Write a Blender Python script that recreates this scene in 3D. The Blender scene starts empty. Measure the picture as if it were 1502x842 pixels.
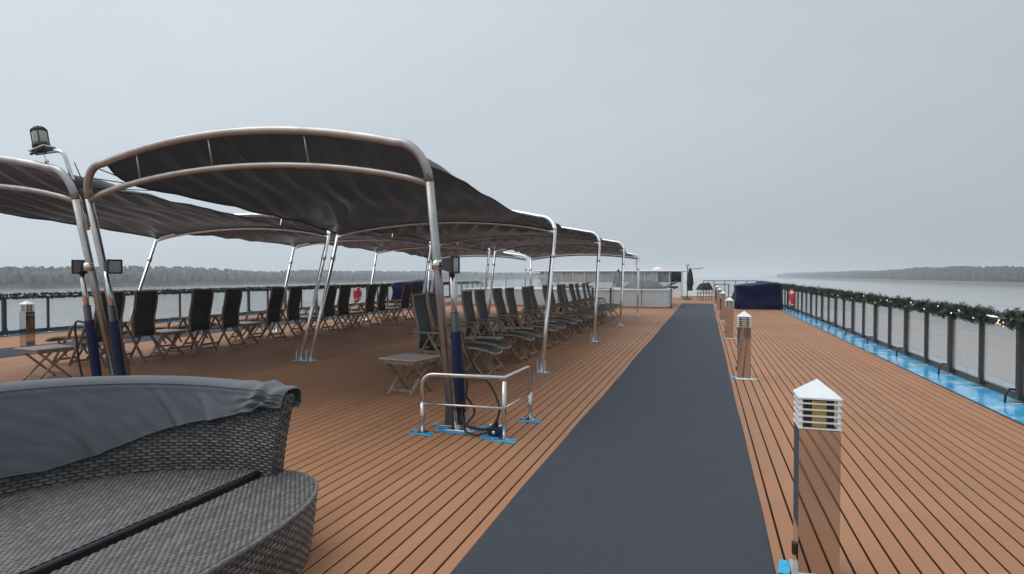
import bpy, math, random
import numpy as np
from mathutils import Vector, Matrix

random.seed(7)
rng = np.random.RandomState(11)
R = math.radians
scene = bpy.context.scene
col = scene.collection

# ------------------------------------------------------------------ camera
cam_d = bpy.data.cameras.new('camera')
cam = bpy.data.objects.new('camera', cam_d)
col.objects.link(cam)
cam_d.sensor_width = 36.0
cam_d.lens = 36.0 * 900.0 / 1502.0
cam_d.clip_start = 0.05
cam_d.clip_end = 9000
cam.location = (0, 0, 1.5)
cam.rotation_euler = (R(90 - 1.082), 0, R(17.57))
scene.camera = cam

# ------------------------------------------------------------------ sky
SUN_EL, SUN_AZ = 61.0, 252.0        # degrees, azimuth clockwise from +Y
world = bpy.data.worlds.new('World')
scene.world = world
world.use_nodes = True
wn = world.node_tree
wn.nodes.clear()
w_out = wn.nodes.new('ShaderNodeOutputWorld')
w_bg = wn.nodes.new('ShaderNodeBackground')
w_sky = wn.nodes.new('ShaderNodeTexSky')
w_sky.sky_type = 'NISHITA'
w_sky.sun_disc = False
w_sky.sun_elevation = R(SUN_EL)
w_sky.sun_rotation = R(SUN_AZ)
w_sky.dust_density = 6.0
w_sky.air_density = 1.4
w_co = wn.nodes.new('ShaderNodeTexCoord')
w_map = wn.nodes.new('ShaderNodeMapping')
w_map.inputs['Scale'].default_value = (1.0, 1.0, 2.6)
w_nz = wn.nodes.new('ShaderNodeTexNoise')
w_nz.inputs['Scale'].default_value = 1.3
w_nz.inputs['Detail'].default_value = 3.0
w_nz.inputs['Roughness'].default_value = 0.45
w_rp = wn.nodes.new('ShaderNodeValToRGB')
w_rp.color_ramp.elements[0].position = 0.28
w_rp.color_ramp.elements[0].color = (4.70, 5.26, 5.76, 1)
w_rp.color_ramp.elements[1].position = 0.72
w_rp.color_ramp.elements[1].color = (5.45, 6.03, 6.52, 1)
w_mx = wn.nodes.new('ShaderNodeMix')
w_mx.data_type = 'RGBA'
w_mx.inputs[0].default_value = 0.94
wn.links.new(w_co.outputs['Generated'], w_map.inputs['Vector'])
wn.links.new(w_map.outputs[0], w_nz.inputs['Vector'])
wn.links.new(w_nz.outputs['Fac'], w_rp.inputs[0])
wn.links.new(w_sky.outputs[0], w_mx.inputs[6])
# the cloud deck is a little brighter round the hidden sun
w_dot = wn.nodes.new('ShaderNodeVectorMath'); w_dot.operation = 'DOT_PRODUCT'
w_dot.inputs[1].default_value = (math.sin(R(SUN_AZ)) * math.cos(R(SUN_EL)), math.cos(R(SUN_AZ)) * math.cos(R(SUN_EL)), math.sin(R(SUN_EL)))
wn.links.new(w_co.outputs['Generated'], w_dot.inputs[0])
w_gn = wn.nodes.new('ShaderNodeMapRange')
w_gn.inputs[1].default_value = -1.0; w_gn.inputs[2].default_value = 1.0
w_gn.inputs[3].default_value = 0.30; w_gn.inputs[4].default_value = 1.70
wn.links.new(w_dot.outputs['Value'], w_gn.inputs[0])
w_ml = wn.nodes.new('ShaderNodeVectorMath'); w_ml.operation = 'SCALE'
wn.links.new(w_rp.outputs[0], w_ml.inputs[0]); wn.links.new(w_gn.outputs[0], w_ml.inputs['Scale'])
wn.links.new(w_ml.outputs[0], w_mx.inputs[7])
wn.links.new(w_mx.outputs[2], w_bg.inputs['Color'])
w_bg.inputs['Strength'].default_value = 0.1
wn.links.new(w_bg.outputs[0], w_out.inputs['Surface'])

sun_d = bpy.data.lights.new('sun', 'SUN')
sun_d.energy = 1.5
sun_d.angle = R(60)
sun_d.color = (1.0, 0.97, 0.93)
sun = bpy.data.objects.new('sun', sun_d)
col.objects.link(sun)
_az, _el = R(SUN_AZ), R(SUN_EL)
sun.rotation_euler = Vector((-math.sin(_az) * math.cos(_el), -math.cos(_az) * math.cos(_el),
                             -math.sin(_el))).to_track_quat('-Z', 'Y').to_euler()

scene.view_settings.view_transform = 'Standard'
scene.view_settings.look = 'None'
scene.view_settings.gamma = 1.0
scene.view_settings.exposure = 0.0
scene.view_settings.use_curve_mapping = False
scene.cycles.max_bounces = 8
scene.cycles.transparent_max_bounces = 24
scene.cycles.volume_bounces = 1

# ------------------------------------------------------------------ materials
def lin(r, g, b):
    f = lambda c: (c / 255.0 / 12.92) if c <= 10 else ((c / 255.0 + 0.055) / 1.055) ** 2.4
    return (f(r), f(g), f(b))

def mat(name, color, rough=0.6, metal=0.0, var=0.12, scale=8.0, bump=0.0, bscale=60.0, stretch=(1, 1, 1),
        coord='Object', rvar=0.0, objvar=0.0, spec=0.5, sheen=0.0, dirt_or_glint=None, dscale=3.0, damt=0.5):
    m = bpy.data.materials.new(name)
    m.use_nodes = True
    nt = m.node_tree
    b = nt.nodes['Principled BSDF']
    b.inputs['Roughness'].default_value = rough
    b.inputs['Metallic'].default_value = metal
    b.inputs['Specular IOR Level'].default_value = spec
    if sheen: b.inputs['Sheen Weight'].default_value = sheen
    tc = nt.nodes.new('ShaderNodeTexCoord')
    mp = nt.nodes.new('ShaderNodeMapping')
    mp.inputs['Scale'].default_value = stretch
    nt.links.new(tc.outputs[coord], mp.inputs['Vector'])
    nz = nt.nodes.new('ShaderNodeTexNoise')
    nz.inputs['Scale'].default_value = scale
    nz.inputs['Detail'].default_value = 6
    nt.links.new(mp.outputs[0], nz.inputs['Vector'])
    rp = nt.nodes.new('ShaderNodeValToRGB')
    rp.color_ramp.elements[0].position = 0.3
    rp.color_ramp.elements[1].position = 0.7
    rp.color_ramp.elements[0].color = (*[c * (1 - var) for c in color], 1)
    rp.color_ramp.elements[1].color = (*[min(1, c * (1 + var)) for c in color], 1)
    nt.links.new(nz.outputs['Fac'], rp.inputs[0])
    src = rp.outputs[0]
    if dirt_or_glint is not None:
        dn = nt.nodes.new('ShaderNodeTexNoise')
        dn.inputs['Scale'].default_value = dscale
        dn.inputs['Detail'].default_value = 8
        dn.inputs['Roughness'].default_value = 0.65
        nt.links.new(tc.outputs[coord], dn.inputs['Vector'])
        dr = nt.nodes.new('ShaderNodeValToRGB')
        dr.color_ramp.elements[0].position = 0.48
        dr.color_ramp.elements[1].position = 0.72
        dr.color_ramp.elements[0].color = (0, 0, 0, 1)
        dr.color_ramp.elements[1].color = (damt, damt, damt, 1)
        nt.links.new(dn.outputs['Fac'], dr.inputs[0])
        mx = nt.nodes.new('ShaderNodeMix'); mx.data_type = 'RGBA'
        nt.links.new(dr.outputs[0], mx.inputs[0])
        nt.links.new(src, mx.inputs[6])
        mx.inputs[7].default_value = (*dirt_or_glint, 1)
        src = mx.outputs[2]
    if objvar:
        oi = nt.nodes.new('ShaderNodeObjectInfo')
        mr = nt.nodes.new('ShaderNodeMapRange')
        mr.inputs[3].default_value = 1 - objvar
        mr.inputs[4].default_value = 1 + objvar
        nt.links.new(oi.outputs['Random'], mr.inputs[0])
        hs = nt.nodes.new('ShaderNodeHueSaturation')
        nt.links.new(mr.outputs[0], hs.inputs['Value'])
        nt.links.new(src, hs.inputs['Color'])
        src = hs.outputs[0]
    nt.links.new(src, b.inputs['Base Color'])
    if rvar:
        mr2 = nt.nodes.new('ShaderNodeMapRange')
        mr2.inputs[1].default_value = 0.3
        mr2.inputs[2].default_value = 0.7
        mr2.inputs[3].default_value = max(0.02, rough - rvar)
        mr2.inputs[4].default_value = rough + rvar
        n3 = nt.nodes.new('ShaderNodeTexNoise')
        n3.inputs['Scale'].default_value = scale * 0.6
        n3.inputs['Detail'].default_value = 5
        nt.links.new(mp.outputs[0], n3.inputs['Vector'])
        nt.links.new(n3.outputs['Fac'], mr2.inputs[0])
        nt.links.new(mr2.outputs[0], b.inputs['Roughness'])
    if bump:
        n2 = nt.nodes.new('ShaderNodeTexNoise')
        n2.inputs['Scale'].default_value = bscale
        n2.inputs['Detail'].default_value = 4
        nt.links.new(mp.outputs[0], n2.inputs['Vector'])
        bp = nt.nodes.new('ShaderNodeBump')
        bp.inputs['Strength'].default_value = bump
        bp.inputs['Distance'].default_value = 0.01
        nt.links.new(n2.outputs['Fac'], bp.inputs['Height'])
        nt.links.new(bp.outputs[0], b.inputs['Normal'])
    return m

def glass_mat(name, tint, dirt_col, dirt_or_glint, refl=1.0):
    m = bpy.data.materials.new(name)
    m.use_nodes = True
    nt = m.node_tree
    nt.nodes.clear()
    out = nt.nodes.new('ShaderNodeOutputMaterial')
    tr = nt.nodes.new('ShaderNodeBsdfTransparent')
    tr.inputs[0].default_value = (*tint, 1)
    gl = nt.nodes.new('ShaderNodeBsdfGlossy')
    gl.inputs['Roughness'].default_value = 0.03
    fr = nt.nodes.new('ShaderNodeFresnel')
    fr.inputs['IOR'].default_value = 1.5
    df = nt.nodes.new('ShaderNodeBsdfDiffuse')
    df.inputs[0].default_value = (*dirt_col, 1)
    mu = nt.nodes.new('ShaderNodeMath'); mu.operation = 'MULTIPLY'
    mu.inputs[1].default_value = refl
    tc = nt.nodes.new('ShaderNodeTexCoord')
    nz = nt.nodes.new('ShaderNodeTexNoise')
    nz.inputs['Scale'].default_value = 2.2
    nz.inputs['Detail'].default_value = 8
    nt.links.new(tc.outputs['Object'], nz.inputs['Vector'])
    mr = nt.nodes.new('ShaderNodeMapRange')
    mr.inputs[1].default_value = 0.3; mr.inputs[2].default_value = 0.75
    mr.inputs[3].default_value = dirt_or_glint * 0.45; mr.inputs[4].default_value = dirt_or_glint * 1.5
    nt.links.new(nz.outputs['Fac'], mr.inputs[0])
    m1 = nt.nodes.new('ShaderNodeMixShader')
    m2 = nt.nodes.new('ShaderNodeMixShader')
    nt.links.new(fr.outputs[0], mu.inputs[0])
    nt.links.new(mu.outputs[0], m1.inputs[0])
    nt.links.new(tr.outputs[0], m1.inputs[1])
    nt.links.new(gl.outputs[0], m1.inputs[2])
    nt.links.new(mr.outputs[0], m2.inputs[0])
    nt.links.new(m1.outputs[0], m2.inputs[1])
    nt.links.new(df.outputs[0], m2.inputs[2])
    nt.links.new(m2.outputs[0], out.inputs['Surface'])
    return m

M = {}
M['plank'] = mat('composite plank', (0.385, 0.182, 0.092), 0.60, var=0.05, scale=1.1, stretch=(5, 0.6, 1), coord='Object',
                 bump=0.10, bscale=220, objvar=0.075, rvar=0.14, dirt_or_glint=(0.29, 0.150, 0.080), dscale=0.7, damt=0.6, spec=0.38)
M['caulk'] = mat('black caulking', (0.020, 0.009, 0.005), 0.9, spec=0.1)
M['carpet'] = mat('grey carpet', (0.050, 0.058, 0.076), 0.95, var=0.16, scale=60, bump=0.9, bscale=260, spec=0.15, sheen=0.1,
                  dirt_or_glint=(0.060, 0.067, 0.083), dscale=1.1, damt=0.7)
M['steel'] = mat('brushed steel', (0.62, 0.60, 0.585), 0.20, 1.0, var=0.10, scale=9, rvar=0.07)
M['steel_dull'] = mat('dull stainless tube', (0.40, 0.38, 0.37), 0.38, 1.0, var=0.14, scale=7, rvar=0.08)
M['steel_lit'] = mat('stainless tube with painted sky light', (0.90, 0.89, 0.88), 0.30, 1.0, var=0.05, scale=7, rvar=0.06)  # base whitened to paint in sky light on the farther hoops
M['steel_mirror'] = mat('polished steel', (0.55, 0.53, 0.52), 0.045, 1.0, var=0.04, scale=3, rvar=0.02)
M['rail_post'] = mat('dark grey post metal', (0.075, 0.07, 0.07), 0.42, 0.6, var=0.12)
M['toe'] = mat('brown toe board', (0.085, 0.068, 0.058), 0.6, var=0.2)
M['gutter'] = mat('wet blue paint', (0.06, 0.42, 0.74), 0.12, var=0.18, scale=4, rvar=0.11, dirt_or_glint=(0.60, 0.80, 0.90), dscale=2.6, damt=0.95)  # pale patches are sky reflections painted into the blue
M['gutter_edge'] = mat('dark blue edge', (0.010, 0.030, 0.055), 0.4)
M['white'] = mat('white paint', (0.80, 0.81, 0.81), 0.35, var=0.04, scale=20)
M['hull'] = mat('white hull', (0.72, 0.72, 0.72), 0.4, var=0.05)
M['amber'] = mat('amber lamp tube', (0.58, 0.37, 0.08), 0.35, var=0.05)
M['dark'] = mat('black plastic', (0.015, 0.015, 0.016), 0.5)
M['rubber'] = mat('black hose rubber', (0.012, 0.012, 0.013), 0.4)
M['tape'] = mat('blue masking tape', (0.03, 0.40, 0.70), 0.55, var=0.15, scale=20, bump=0.3, bscale=70)
M['tapew'] = mat('pale tape', (0.68, 0.74, 0.78), 0.5, var=0.1, scale=25)
M['sleeve'] = mat('dark blue padded sleeve', (0.005, 0.012, 0.062), 0.75, var=0.2, scale=12, bump=0.3, bscale=40)
M['canopy'] = mat('charcoal canopy fabric', (0.012, 0.0145, 0.019), 0.36, var=0.16, scale=2.2, bump=0.10, bscale=500, spec=0.22)
_nt = M['canopy'].node_tree      # thin woven cloth: a little daylight comes through
_tr = _nt.nodes.new('ShaderNodeBsdfTranslucent'); _tr.inputs[0].default_value = (0.0095, 0.0105, 0.012, 1)
_ad = _nt.nodes.new('ShaderNodeAddShader')
_nt.links.new(_nt.nodes['Principled BSDF'].outputs[0], _ad.inputs[0]); _nt.links.new(_tr.outputs[0], _ad.inputs[1])
_nt.links.new(_ad.outputs[0], _nt.nodes['Material Output'].inputs['Surface'])
M['canopy_hem'] = mat('navy canopy hem', (0.012, 0.014, 0.035), 0.7)
M['teak'] = mat('weathered teak', (0.300, 0.222, 0.163), 0.75, var=0.28, scale=5, stretch=(4, 4, 4), bump=0.2, bscale=90, objvar=0.12)
M['teak_top_lit'] = mat('weathered table teak with painted sky light', (0.46, 0.405, 0.36), 0.5, var=0.2, scale=5, stretch=(2, 12, 4), bump=0.15, bscale=60, objvar=0.1)  # tops paler than the legs: sky light painted into the colour
M['sling'] = mat('dark green sling mesh', (0.046, 0.053, 0.055), 0.62, var=0.12, scale=3, bump=0.25, bscale=400, objvar=0.10)
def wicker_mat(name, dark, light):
    # woven strands: each carries its own tone, shade in the gaps is painted dark
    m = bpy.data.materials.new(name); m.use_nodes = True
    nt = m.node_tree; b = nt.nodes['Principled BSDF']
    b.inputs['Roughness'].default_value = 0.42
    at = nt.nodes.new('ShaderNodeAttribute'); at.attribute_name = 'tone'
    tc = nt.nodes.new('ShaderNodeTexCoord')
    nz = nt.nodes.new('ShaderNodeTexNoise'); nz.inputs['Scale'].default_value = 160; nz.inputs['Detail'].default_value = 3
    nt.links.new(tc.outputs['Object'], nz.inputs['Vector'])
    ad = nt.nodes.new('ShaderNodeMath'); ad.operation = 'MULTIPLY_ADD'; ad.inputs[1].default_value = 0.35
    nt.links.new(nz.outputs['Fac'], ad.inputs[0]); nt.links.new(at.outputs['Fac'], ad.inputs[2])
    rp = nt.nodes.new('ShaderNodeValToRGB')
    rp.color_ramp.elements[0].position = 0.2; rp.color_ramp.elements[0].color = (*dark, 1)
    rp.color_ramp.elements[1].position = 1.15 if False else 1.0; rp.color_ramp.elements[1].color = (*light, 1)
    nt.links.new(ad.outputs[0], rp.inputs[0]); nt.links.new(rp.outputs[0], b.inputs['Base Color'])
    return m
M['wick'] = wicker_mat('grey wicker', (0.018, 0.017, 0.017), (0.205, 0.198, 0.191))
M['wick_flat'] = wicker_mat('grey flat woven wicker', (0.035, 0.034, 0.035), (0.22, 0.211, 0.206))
M['rim_grey'] = mat('grey wicker binding', (0.15, 0.15, 0.152), 0.5, var=0.5, scale=60)
M['wick_dark'] = mat('dark wicker frame', (0.022, 0.022, 0.024), 0.6, var=0.3)
M['cover'] = mat('grey furniture cover', (0.112, 0.118, 0.134), 0.72, var=0.08, scale=2.5, bump=0.08, bscale=14, sheen=0.15)
M['cover_edge'] = mat('grey cover binding', (0.085, 0.092, 0.105), 0.7)
M['navy'] = mat('navy tarpaulin', (0.003, 0.006, 0.042), 0.5, var=0.2, scale=3, bump=0.15, bscale=5, spec=0.14)
M['red'] = mat('red plastic', (0.55, 0.035, 0.03), 0.4, var=0.1)
M['garland'] = mat('dark green garland needles', (0.020, 0.042, 0.028), 0.6, var=0.5, scale=30)
M['bead'] = mat('silver garland beads', (0.75, 0.76, 0.76), 0.25, 0.3)
M['lens'] = mat('floodlight lens', (0.30, 0.31, 0.32), 0.12, 0.3, var=0.1)
M['grey_case'] = mat('grey lamp housing', (0.055, 0.055, 0.058), 0.45, 0.3)
M['lampglass'] = mat('ribbed lamp glass', (0.36, 0.38, 0.32), 0.12, 0.0, var=0.2, scale=30)
M['blackcloth'] = mat('black cloth', (0.012, 0.012, 0.014), 0.7)
M['skin'] = mat('skin', (0.42, 0.25, 0.18), 0.5)
M['coat_pale'] = mat('pale blue coat', (0.30, 0.38, 0.45), 0.8)
M['coat_green'] = mat('dark green coat', (0.03, 0.07, 0.06), 0.8)
M['trouser'] = mat('dark trousers', (0.025, 0.028, 0.035), 0.8)
M['window'] = mat('dark window glass', (0.012, 0.015, 0.017), 0.08)
M['window_hazed'] = mat('window with painted haze', (0.36, 0.40, 0.41), 0.3, var=0.25, scale=1.5)  # pale tone paints in the hazy look behind the glass screen
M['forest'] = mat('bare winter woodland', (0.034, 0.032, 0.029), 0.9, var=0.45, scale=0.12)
M['forest_lit'] = mat('bare woodland with painted light', (0.15, 0.15, 0.147), 0.95, var=0.25, scale=0.1, spec=0.1)  # paler than the other bank: its brighter light is painted in
M['bank'] = mat('stone river bank', (0.10, 0.095, 0.085), 0.9, var=0.3, scale=0.3)
M['glass'] = glass_mat('rail glass', (0.93, 0.95, 0.95), (0.80, 0.76, 0.74), 0.15, 0.30)
M['screen_glass'] = glass_mat('wind screen glass', (0.93, 0.96, 0.965), (0.66, 0.71, 0.74), 0.17, 0.6)
# warm fairy lights: small lit lamps
def emit(name, c, s):
    m = bpy.data.materials.new(name); m.use_nodes = True
    b = m.node_tree.nodes['Principled BSDF']
    b.inputs['Base Color'].default_value = (*c, 1)
    b.inputs['Emission Color'].default_value = (*c, 1)
    b.inputs['Emission Strength'].default_value = s
    return m
M['fairy'] = emit('lit fairy lamp', (1.0, 0.72, 0.40), 2.2)

# ------------------------------------------------------------------ mesh helpers
class MB:
    def __init__(s):
        s.v = []; s.f = []; s.uv = None
    def add(s, vs, fs):
        o = len(s.v)
        s.v += [tuple(p) for p in vs]
        s.f += [tuple(i + o for i in f) for f in fs]
        return s
    def box(s, c, size, rot=None, bev=0.0):
        hx, hy, hz = size[0] / 2, size[1] / 2, size[2] / 2
        if bev <= 0:
            vs = [(-hx, -hy, -hz), (hx, -hy, -hz), (hx, hy, -hz), (-hx, hy, -hz), (-hx, -hy, hz), (hx, -hy, hz), (hx, hy, hz), (-hx, hy, hz)]
            fs = [(0, 3, 2, 1), (4, 5, 6, 7), (0, 1, 5, 4), (1, 2, 6, 5), (2, 3, 7, 6), (3, 0, 4, 7)]
        else:
            b = bev
            vs = []
            for z, k in ((-hz, b), (-hz + b, 0), (hz - b, 0), (hz, b)):
                vs += [(-hx + k, -hy + k, z), (hx - k, -hy + k, z), (hx - k, hy - k, z), (-hx + k, hy - k, z)]
            fs = [(0, 3, 2, 1), (12, 13, 14, 15)]
            for L in range(3):
                for k in range(4):
                    a = L * 4 + k; d = L * 4 + (k + 1) % 4
                    fs.append((a, d, d + 4, a + 4))
        m = Matrix.Translation(c)
        if rot is not None: m = m @ rot.to_4x4()
        return s.add([m @ Vector(p) for p in vs], fs)
    def bar(s, a, b, w, h, up=(0, 0, 1), bev=0.0):
        a = Vector(a); b = Vector(b)
        d = b - a; L = d.length
        z = d.normalized(); u = Vector(up)
        x = u.cross(z)
        if x.length < 1e-4: x = Vector((1, 0, 0)).cross(z)
        x.normalize(); y = z.cross(x)
        rot = Matrix((x, y, z)).transposed()
        return s.box((a + b) / 2, (w, h, L), rot, bev)
    def tube(s, pts, r, n=10, cap=True, closed=False):
        pts = [Vector(p) for p in pts]
        N = len(pts)
        rr = r if isinstance(r, (list, tuple)) else [r] * N
        t0 = (pts[1] - pts[0]).normalized()
        ref = Vector((0, 0, 1)) if abs(t0.z) < 0.9 else Vector((1, 0, 0))
        x = ref.cross(t0).normalized()
        vs = []; prev = t0
        for i, p in enumerate(pts):
            if closed: t = (pts[(i + 1) % N] - pts[i - 1]).normalized()
            elif i == 0: t = t0
            elif i == N - 1: t = (pts[-1] - pts[-2]).normalized()
            else: t = ((pts[i + 1] - p).normalized() + (p - pts[i - 1]).normalized()).normalized()
            x = (x - t * x.dot(t))
            if x.length < 1e-6: x = Vector((1, 0, 0)).cross(t)
            x.normalize(); y = t.cross(x)
            for k in range(n):
                a = 2 * math.pi * k / n
                vs.append(p + (x * math.cos(a) + y * math.sin(a)) * rr[i])
        fs = []
        for i in range(N if closed else N - 1):
            j = (i + 1) % N
            for k in range(n):
                fs.append((i * n + k, i * n + (k + 1) % n, j * n + (k + 1) % n, j * n + k))
        if cap and not closed:
            fs.append(tuple(range(n - 1, -1, -1)))
            fs.append(tuple((N - 1) * n + k for k in range(n)))
        return s.add(vs, fs)
    def lathe(s, prof, n=16, c=(0, 0, 0), rot=None, sx=1, sy=1):
        vs = []; fs = []
        m = Matrix.Translation(c)
        if rot is not None: m = m @ rot.to_4x4()
        for (r, z) in prof:
            for k in range(n):
                a = 2 * math.pi * k / n
                vs.append(m @ Vector((r * math.cos(a) * sx, r * math.sin(a) * sy, z)))
        for i in range(len(prof) - 1):
            for k in range(n):
                fs.append((i * n + k, i * n + (k + 1) % n, (i + 1) * n + (k + 1) % n, (i + 1) * n + k))
        fs.append(tuple(range(n - 1, -1, -1)))
        fs.append(tuple((len(prof) - 1) * n + k for k in range(n)))
        return s.add(vs, fs)
    def mesh(s, name, material, smooth=False):
        me = bpy.data.meshes.new(name)
        me.from_pydata(s.v, [], s.f)
        me.materials.append(material)
        if smooth: me.polygons.foreach_set('use_smooth', [True] * len(me.polygons))
        me.update()
        return me
    def build(s, name, material, parent=None, smooth=False):
        o = bpy.data.objects.new(name, s.mesh(name, material, smooth))
        col.objects.link(o)
        if parent is not None: o.parent = parent
        return o

def smooth_by_angle(o, deg=40):
    me = o.data
    me.polygons.foreach_set('use_smooth', [True] * len(me.polygons))
    try: me.set_sharp_from_angle(angle=R(deg))
    except Exception: pass
    return o

def grid(name, nu, nv, fn, material, parent=None, disp=None, closed_u=False, thick=0.0, tone=None):
    """surface grid; fn(u, v) on arrays in 0..1 gives x, y, z; disp(u, v, x, y, z) along the normal"""
    u, v = np.meshgrid(np.linspace(0, 1, nu), np.linspace(0, 1, nv), indexing='ij')
    P = np.stack(fn(u, v), -1).astype(float)
    T = tone(u, v, P) if tone is not None else None
    if disp is not None:
        du = np.gradient(P, axis=0); dv = np.gradient(P, axis=1)
        n = np.cross(du, dv)
        n /= (np.linalg.norm(n, axis=-1, keepdims=True) + 1e-9)
        P = P + n * disp(u, v, P)[..., None]
    V = P.reshape(-1, 3)
    i, j = np.meshgrid(np.arange(nu - 1), np.arange(nv - 1), indexing='ij')
    a = (i * nv + j).ravel()
    F = np.stack([a, a + nv, a + nv + 1, a + 1], -1)
    me = bpy.data.meshes.new(name)
    me.vertices.add(len(V)); me.vertices.foreach_set('co', V.ravel())
    me.loops.add(F.size); me.loops.foreach_set('vertex_index', F.ravel().astype(np.int32))
    me.polygons.add(len(F))
    me.polygons.foreach_set('loop_start', np.arange(0, F.size, 4, dtype=np.int32))
    me.polygons.foreach_set('loop_total', np.full(len(F), 4, dtype=np.int32))
    me.polygons.foreach_set('use_smooth', np.ones(len(F), dtype=bool))
    me.materials.append(material)
    me.update(calc_edges=True)
    if T is not None:
        at = me.attributes.new('tone', 'FLOAT', 'POINT'); at.data.foreach_set('value', T.ravel().astype(np.float32))
    me.validate()
    o = bpy.data.objects.new(name, me)
    col.objects.link(o)
    if parent is not None: o.parent = parent
    if thick:
        sm = o.modifiers.new('thickness', 'SOLIDIFY'); sm.thickness = thick; sm.offset = 0
    return o

def tag(o, label=None, cat=None, group=None, kind=None):
    if label: o['label'] = label
    if cat: o['category'] = cat
    if group: o['group'] = group
    if kind: o['kind'] = kind
    return o

def thing(name, label, cat, loc=(0, 0, 0), rz=0.0, group=None):
    o = bpy.data.objects.new(name, None)
    o.empty_display_size = 0.1
    col.objects.link(o)
    o.location = loc; o.rotation_euler = (0, 0, rz)
    return tag(o, label, cat, group)

def dup(o, loc=None, rz=None, label=None, parent=None, top=True):
    c = o.copy(); col.objects.link(c)
    if not top: c.parent = parent
    if loc is not None: c.location = loc
    if rz is not None: c.rotation_euler = (0, 0, rz)
    if label: c['label'] = label
    for ch in o.children:
        dup(ch, parent=c, top=False)
    return c

ORD = ['first', 'second', 'third', 'fourth', 'fifth', 'sixth', 'seventh', 'eighth', 'ninth', 'tenth', 'eleventh', 'twelfth',
       'thirteenth', 'fourteenth', 'fifteenth', 'sixteenth']

# ------------------------------------------------------------------ layout numbers (metres; x across the ship, y along it)
CX = -6.70                       # ship's centre line
DE = 3.02                        # deck edge, right
RAILX = 3.56
DECK0, DECK1 = -6.0, 47.0
LDE, LRAIL = 2 * CX - DE, 2 * CX - RAILX
WATER = -5.5

# ------------------------------------------------------------------ deck, hull, water
deck = tag(MB().box(((DE + LDE) / 2, (DECK0 + DECK1) / 2, -0.0085), (DE - LDE, DECK1 - DECK0, 0.005)).build('deck', M['caulk']), kind='structure')
pitch, gap = 0.1065, 0.0125
pw = pitch - gap
L = DECK1 - DECK0
mb = MB()
b = 0.003
mb.add([(-pw / 2, -L / 2, -.006), (pw / 2, -L / 2, -.006), (pw / 2, -L / 2, -b), (pw / 2 - b, -L / 2, 0), (-pw / 2 + b, -L / 2, 0), (-pw / 2, -L / 2, -b),
        (-pw / 2, L / 2, -.006), (pw / 2, L / 2, -.006), (pw / 2, L / 2, -b), (pw / 2 - b, L / 2, 0), (-pw / 2 + b, L / 2, 0), (-pw / 2, L / 2, -b)],
       [(1, 7, 8, 2), (2, 8, 9, 3), (3, 9, 10, 4), (4, 10, 11, 5), (5, 11, 6, 0), (0, 1, 2, 3, 4, 5), (11, 10, 9, 8, 7, 6)])
pm = mb.mesh('plank', M['plank'])
xk = 0.404 + pitch / 2
while xk + pitch < DE: xk += pitch
n_pl = 0
while xk - pw / 2 > LDE + 0.01 and n_pl < 299:
    o = bpy.data.objects.new('plank', pm)
    col.objects.link(o); o.parent = deck
    o.location = (xk, (DECK0 + DECK1) / 2, 0)
    xk -= pitch; n_pl += 1

hull = MB()
hull.box((CX, (DECK0 + DECK1) / 2, (WATER - 1 - 0.09) / 2), (RAILX - LRAIL + 0.35, L + 1.0, abs(WATER - 1) - 0.09))
tag(hull.build('ship_hull', M['hull']), kind='structure')
tag(MB().box((CX, (DECK0 + DECK1) / 2, -0.05), (DE - LDE + 0.02, L, 0.074)).build('deck_bed', M['caulk']), kind='structure')

def water_mat():
    m = bpy.data.materials.new('river water'); m.use_nodes = True
    nt = m.node_tree; b = nt.nodes['Principled BSDF']
    b.inputs['Base Color'].default_value = (0.37, 0.365, 0.35, 1)
    b.inputs['Roughness'].default_value = 0.14
    b.inputs['IOR'].default_value = 1.33
    tc = nt.nodes.new('ShaderNodeTexCoord'); mp = nt.nodes.new('ShaderNodeMapping')
    mp.inputs['Scale'].default_value = (0.55, 0.16, 1); mp.inputs['Rotation'].default_value = (0, 0, R(24))
    nt.links.new(tc.outputs['Object'], mp.inputs[0])
    nz = nt.nodes.new('ShaderNodeTexNoise'); nz.inputs['Scale'].default_value = 1.0; nz.inputs['Detail'].default_value = 7
    nt.links.new(mp.outputs[0], nz.inputs['Vector'])
    mp2 = nt.nodes.new('ShaderNodeMapping'); mp2.inputs['Scale'].default_value = (0.06, 0.012, 1); mp2.inputs['Rotation'].default_value = (0, 0, R(14))
    nt.links.new(tc.outputs['Object'], mp2.inputs[0])
    nz2 = nt.nodes.new('ShaderNodeTexNoise'); nz2.inputs['Scale'].default_value = 1.0; nz2.inputs['Detail'].default_value = 4
    nt.links.new(mp2.outputs[0], nz2.inputs['Vector'])
    ad = nt.nodes.new('ShaderNodeMath'); ad.operation = 'MULTIPLY_ADD'; ad.inputs[1].default_value = 3.5
    nt.links.new(nz2.outputs['Fac'], ad.inputs[0]); nt.links.new(nz.outputs['Fac'], ad.inputs[2])
    bp = nt.nodes.new('ShaderNodeBump'); bp.inputs['Strength'].default_value = 0.55; bp.inputs['Distance'].default_value = 0.22
    nt.links.new(ad.outputs[0], bp.inputs['Height']); nt.links.new(bp.outputs[0], b.inputs['Normal'])
    return m
tag(MB().add([(-2300, -1300, WATER), (2300, -1300, WATER), (2300, 2900, WATER), (-2300, 2900, WATER)], [(0, 1, 2, 3)]).build('river_water', water_mat()), kind='structure')

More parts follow.
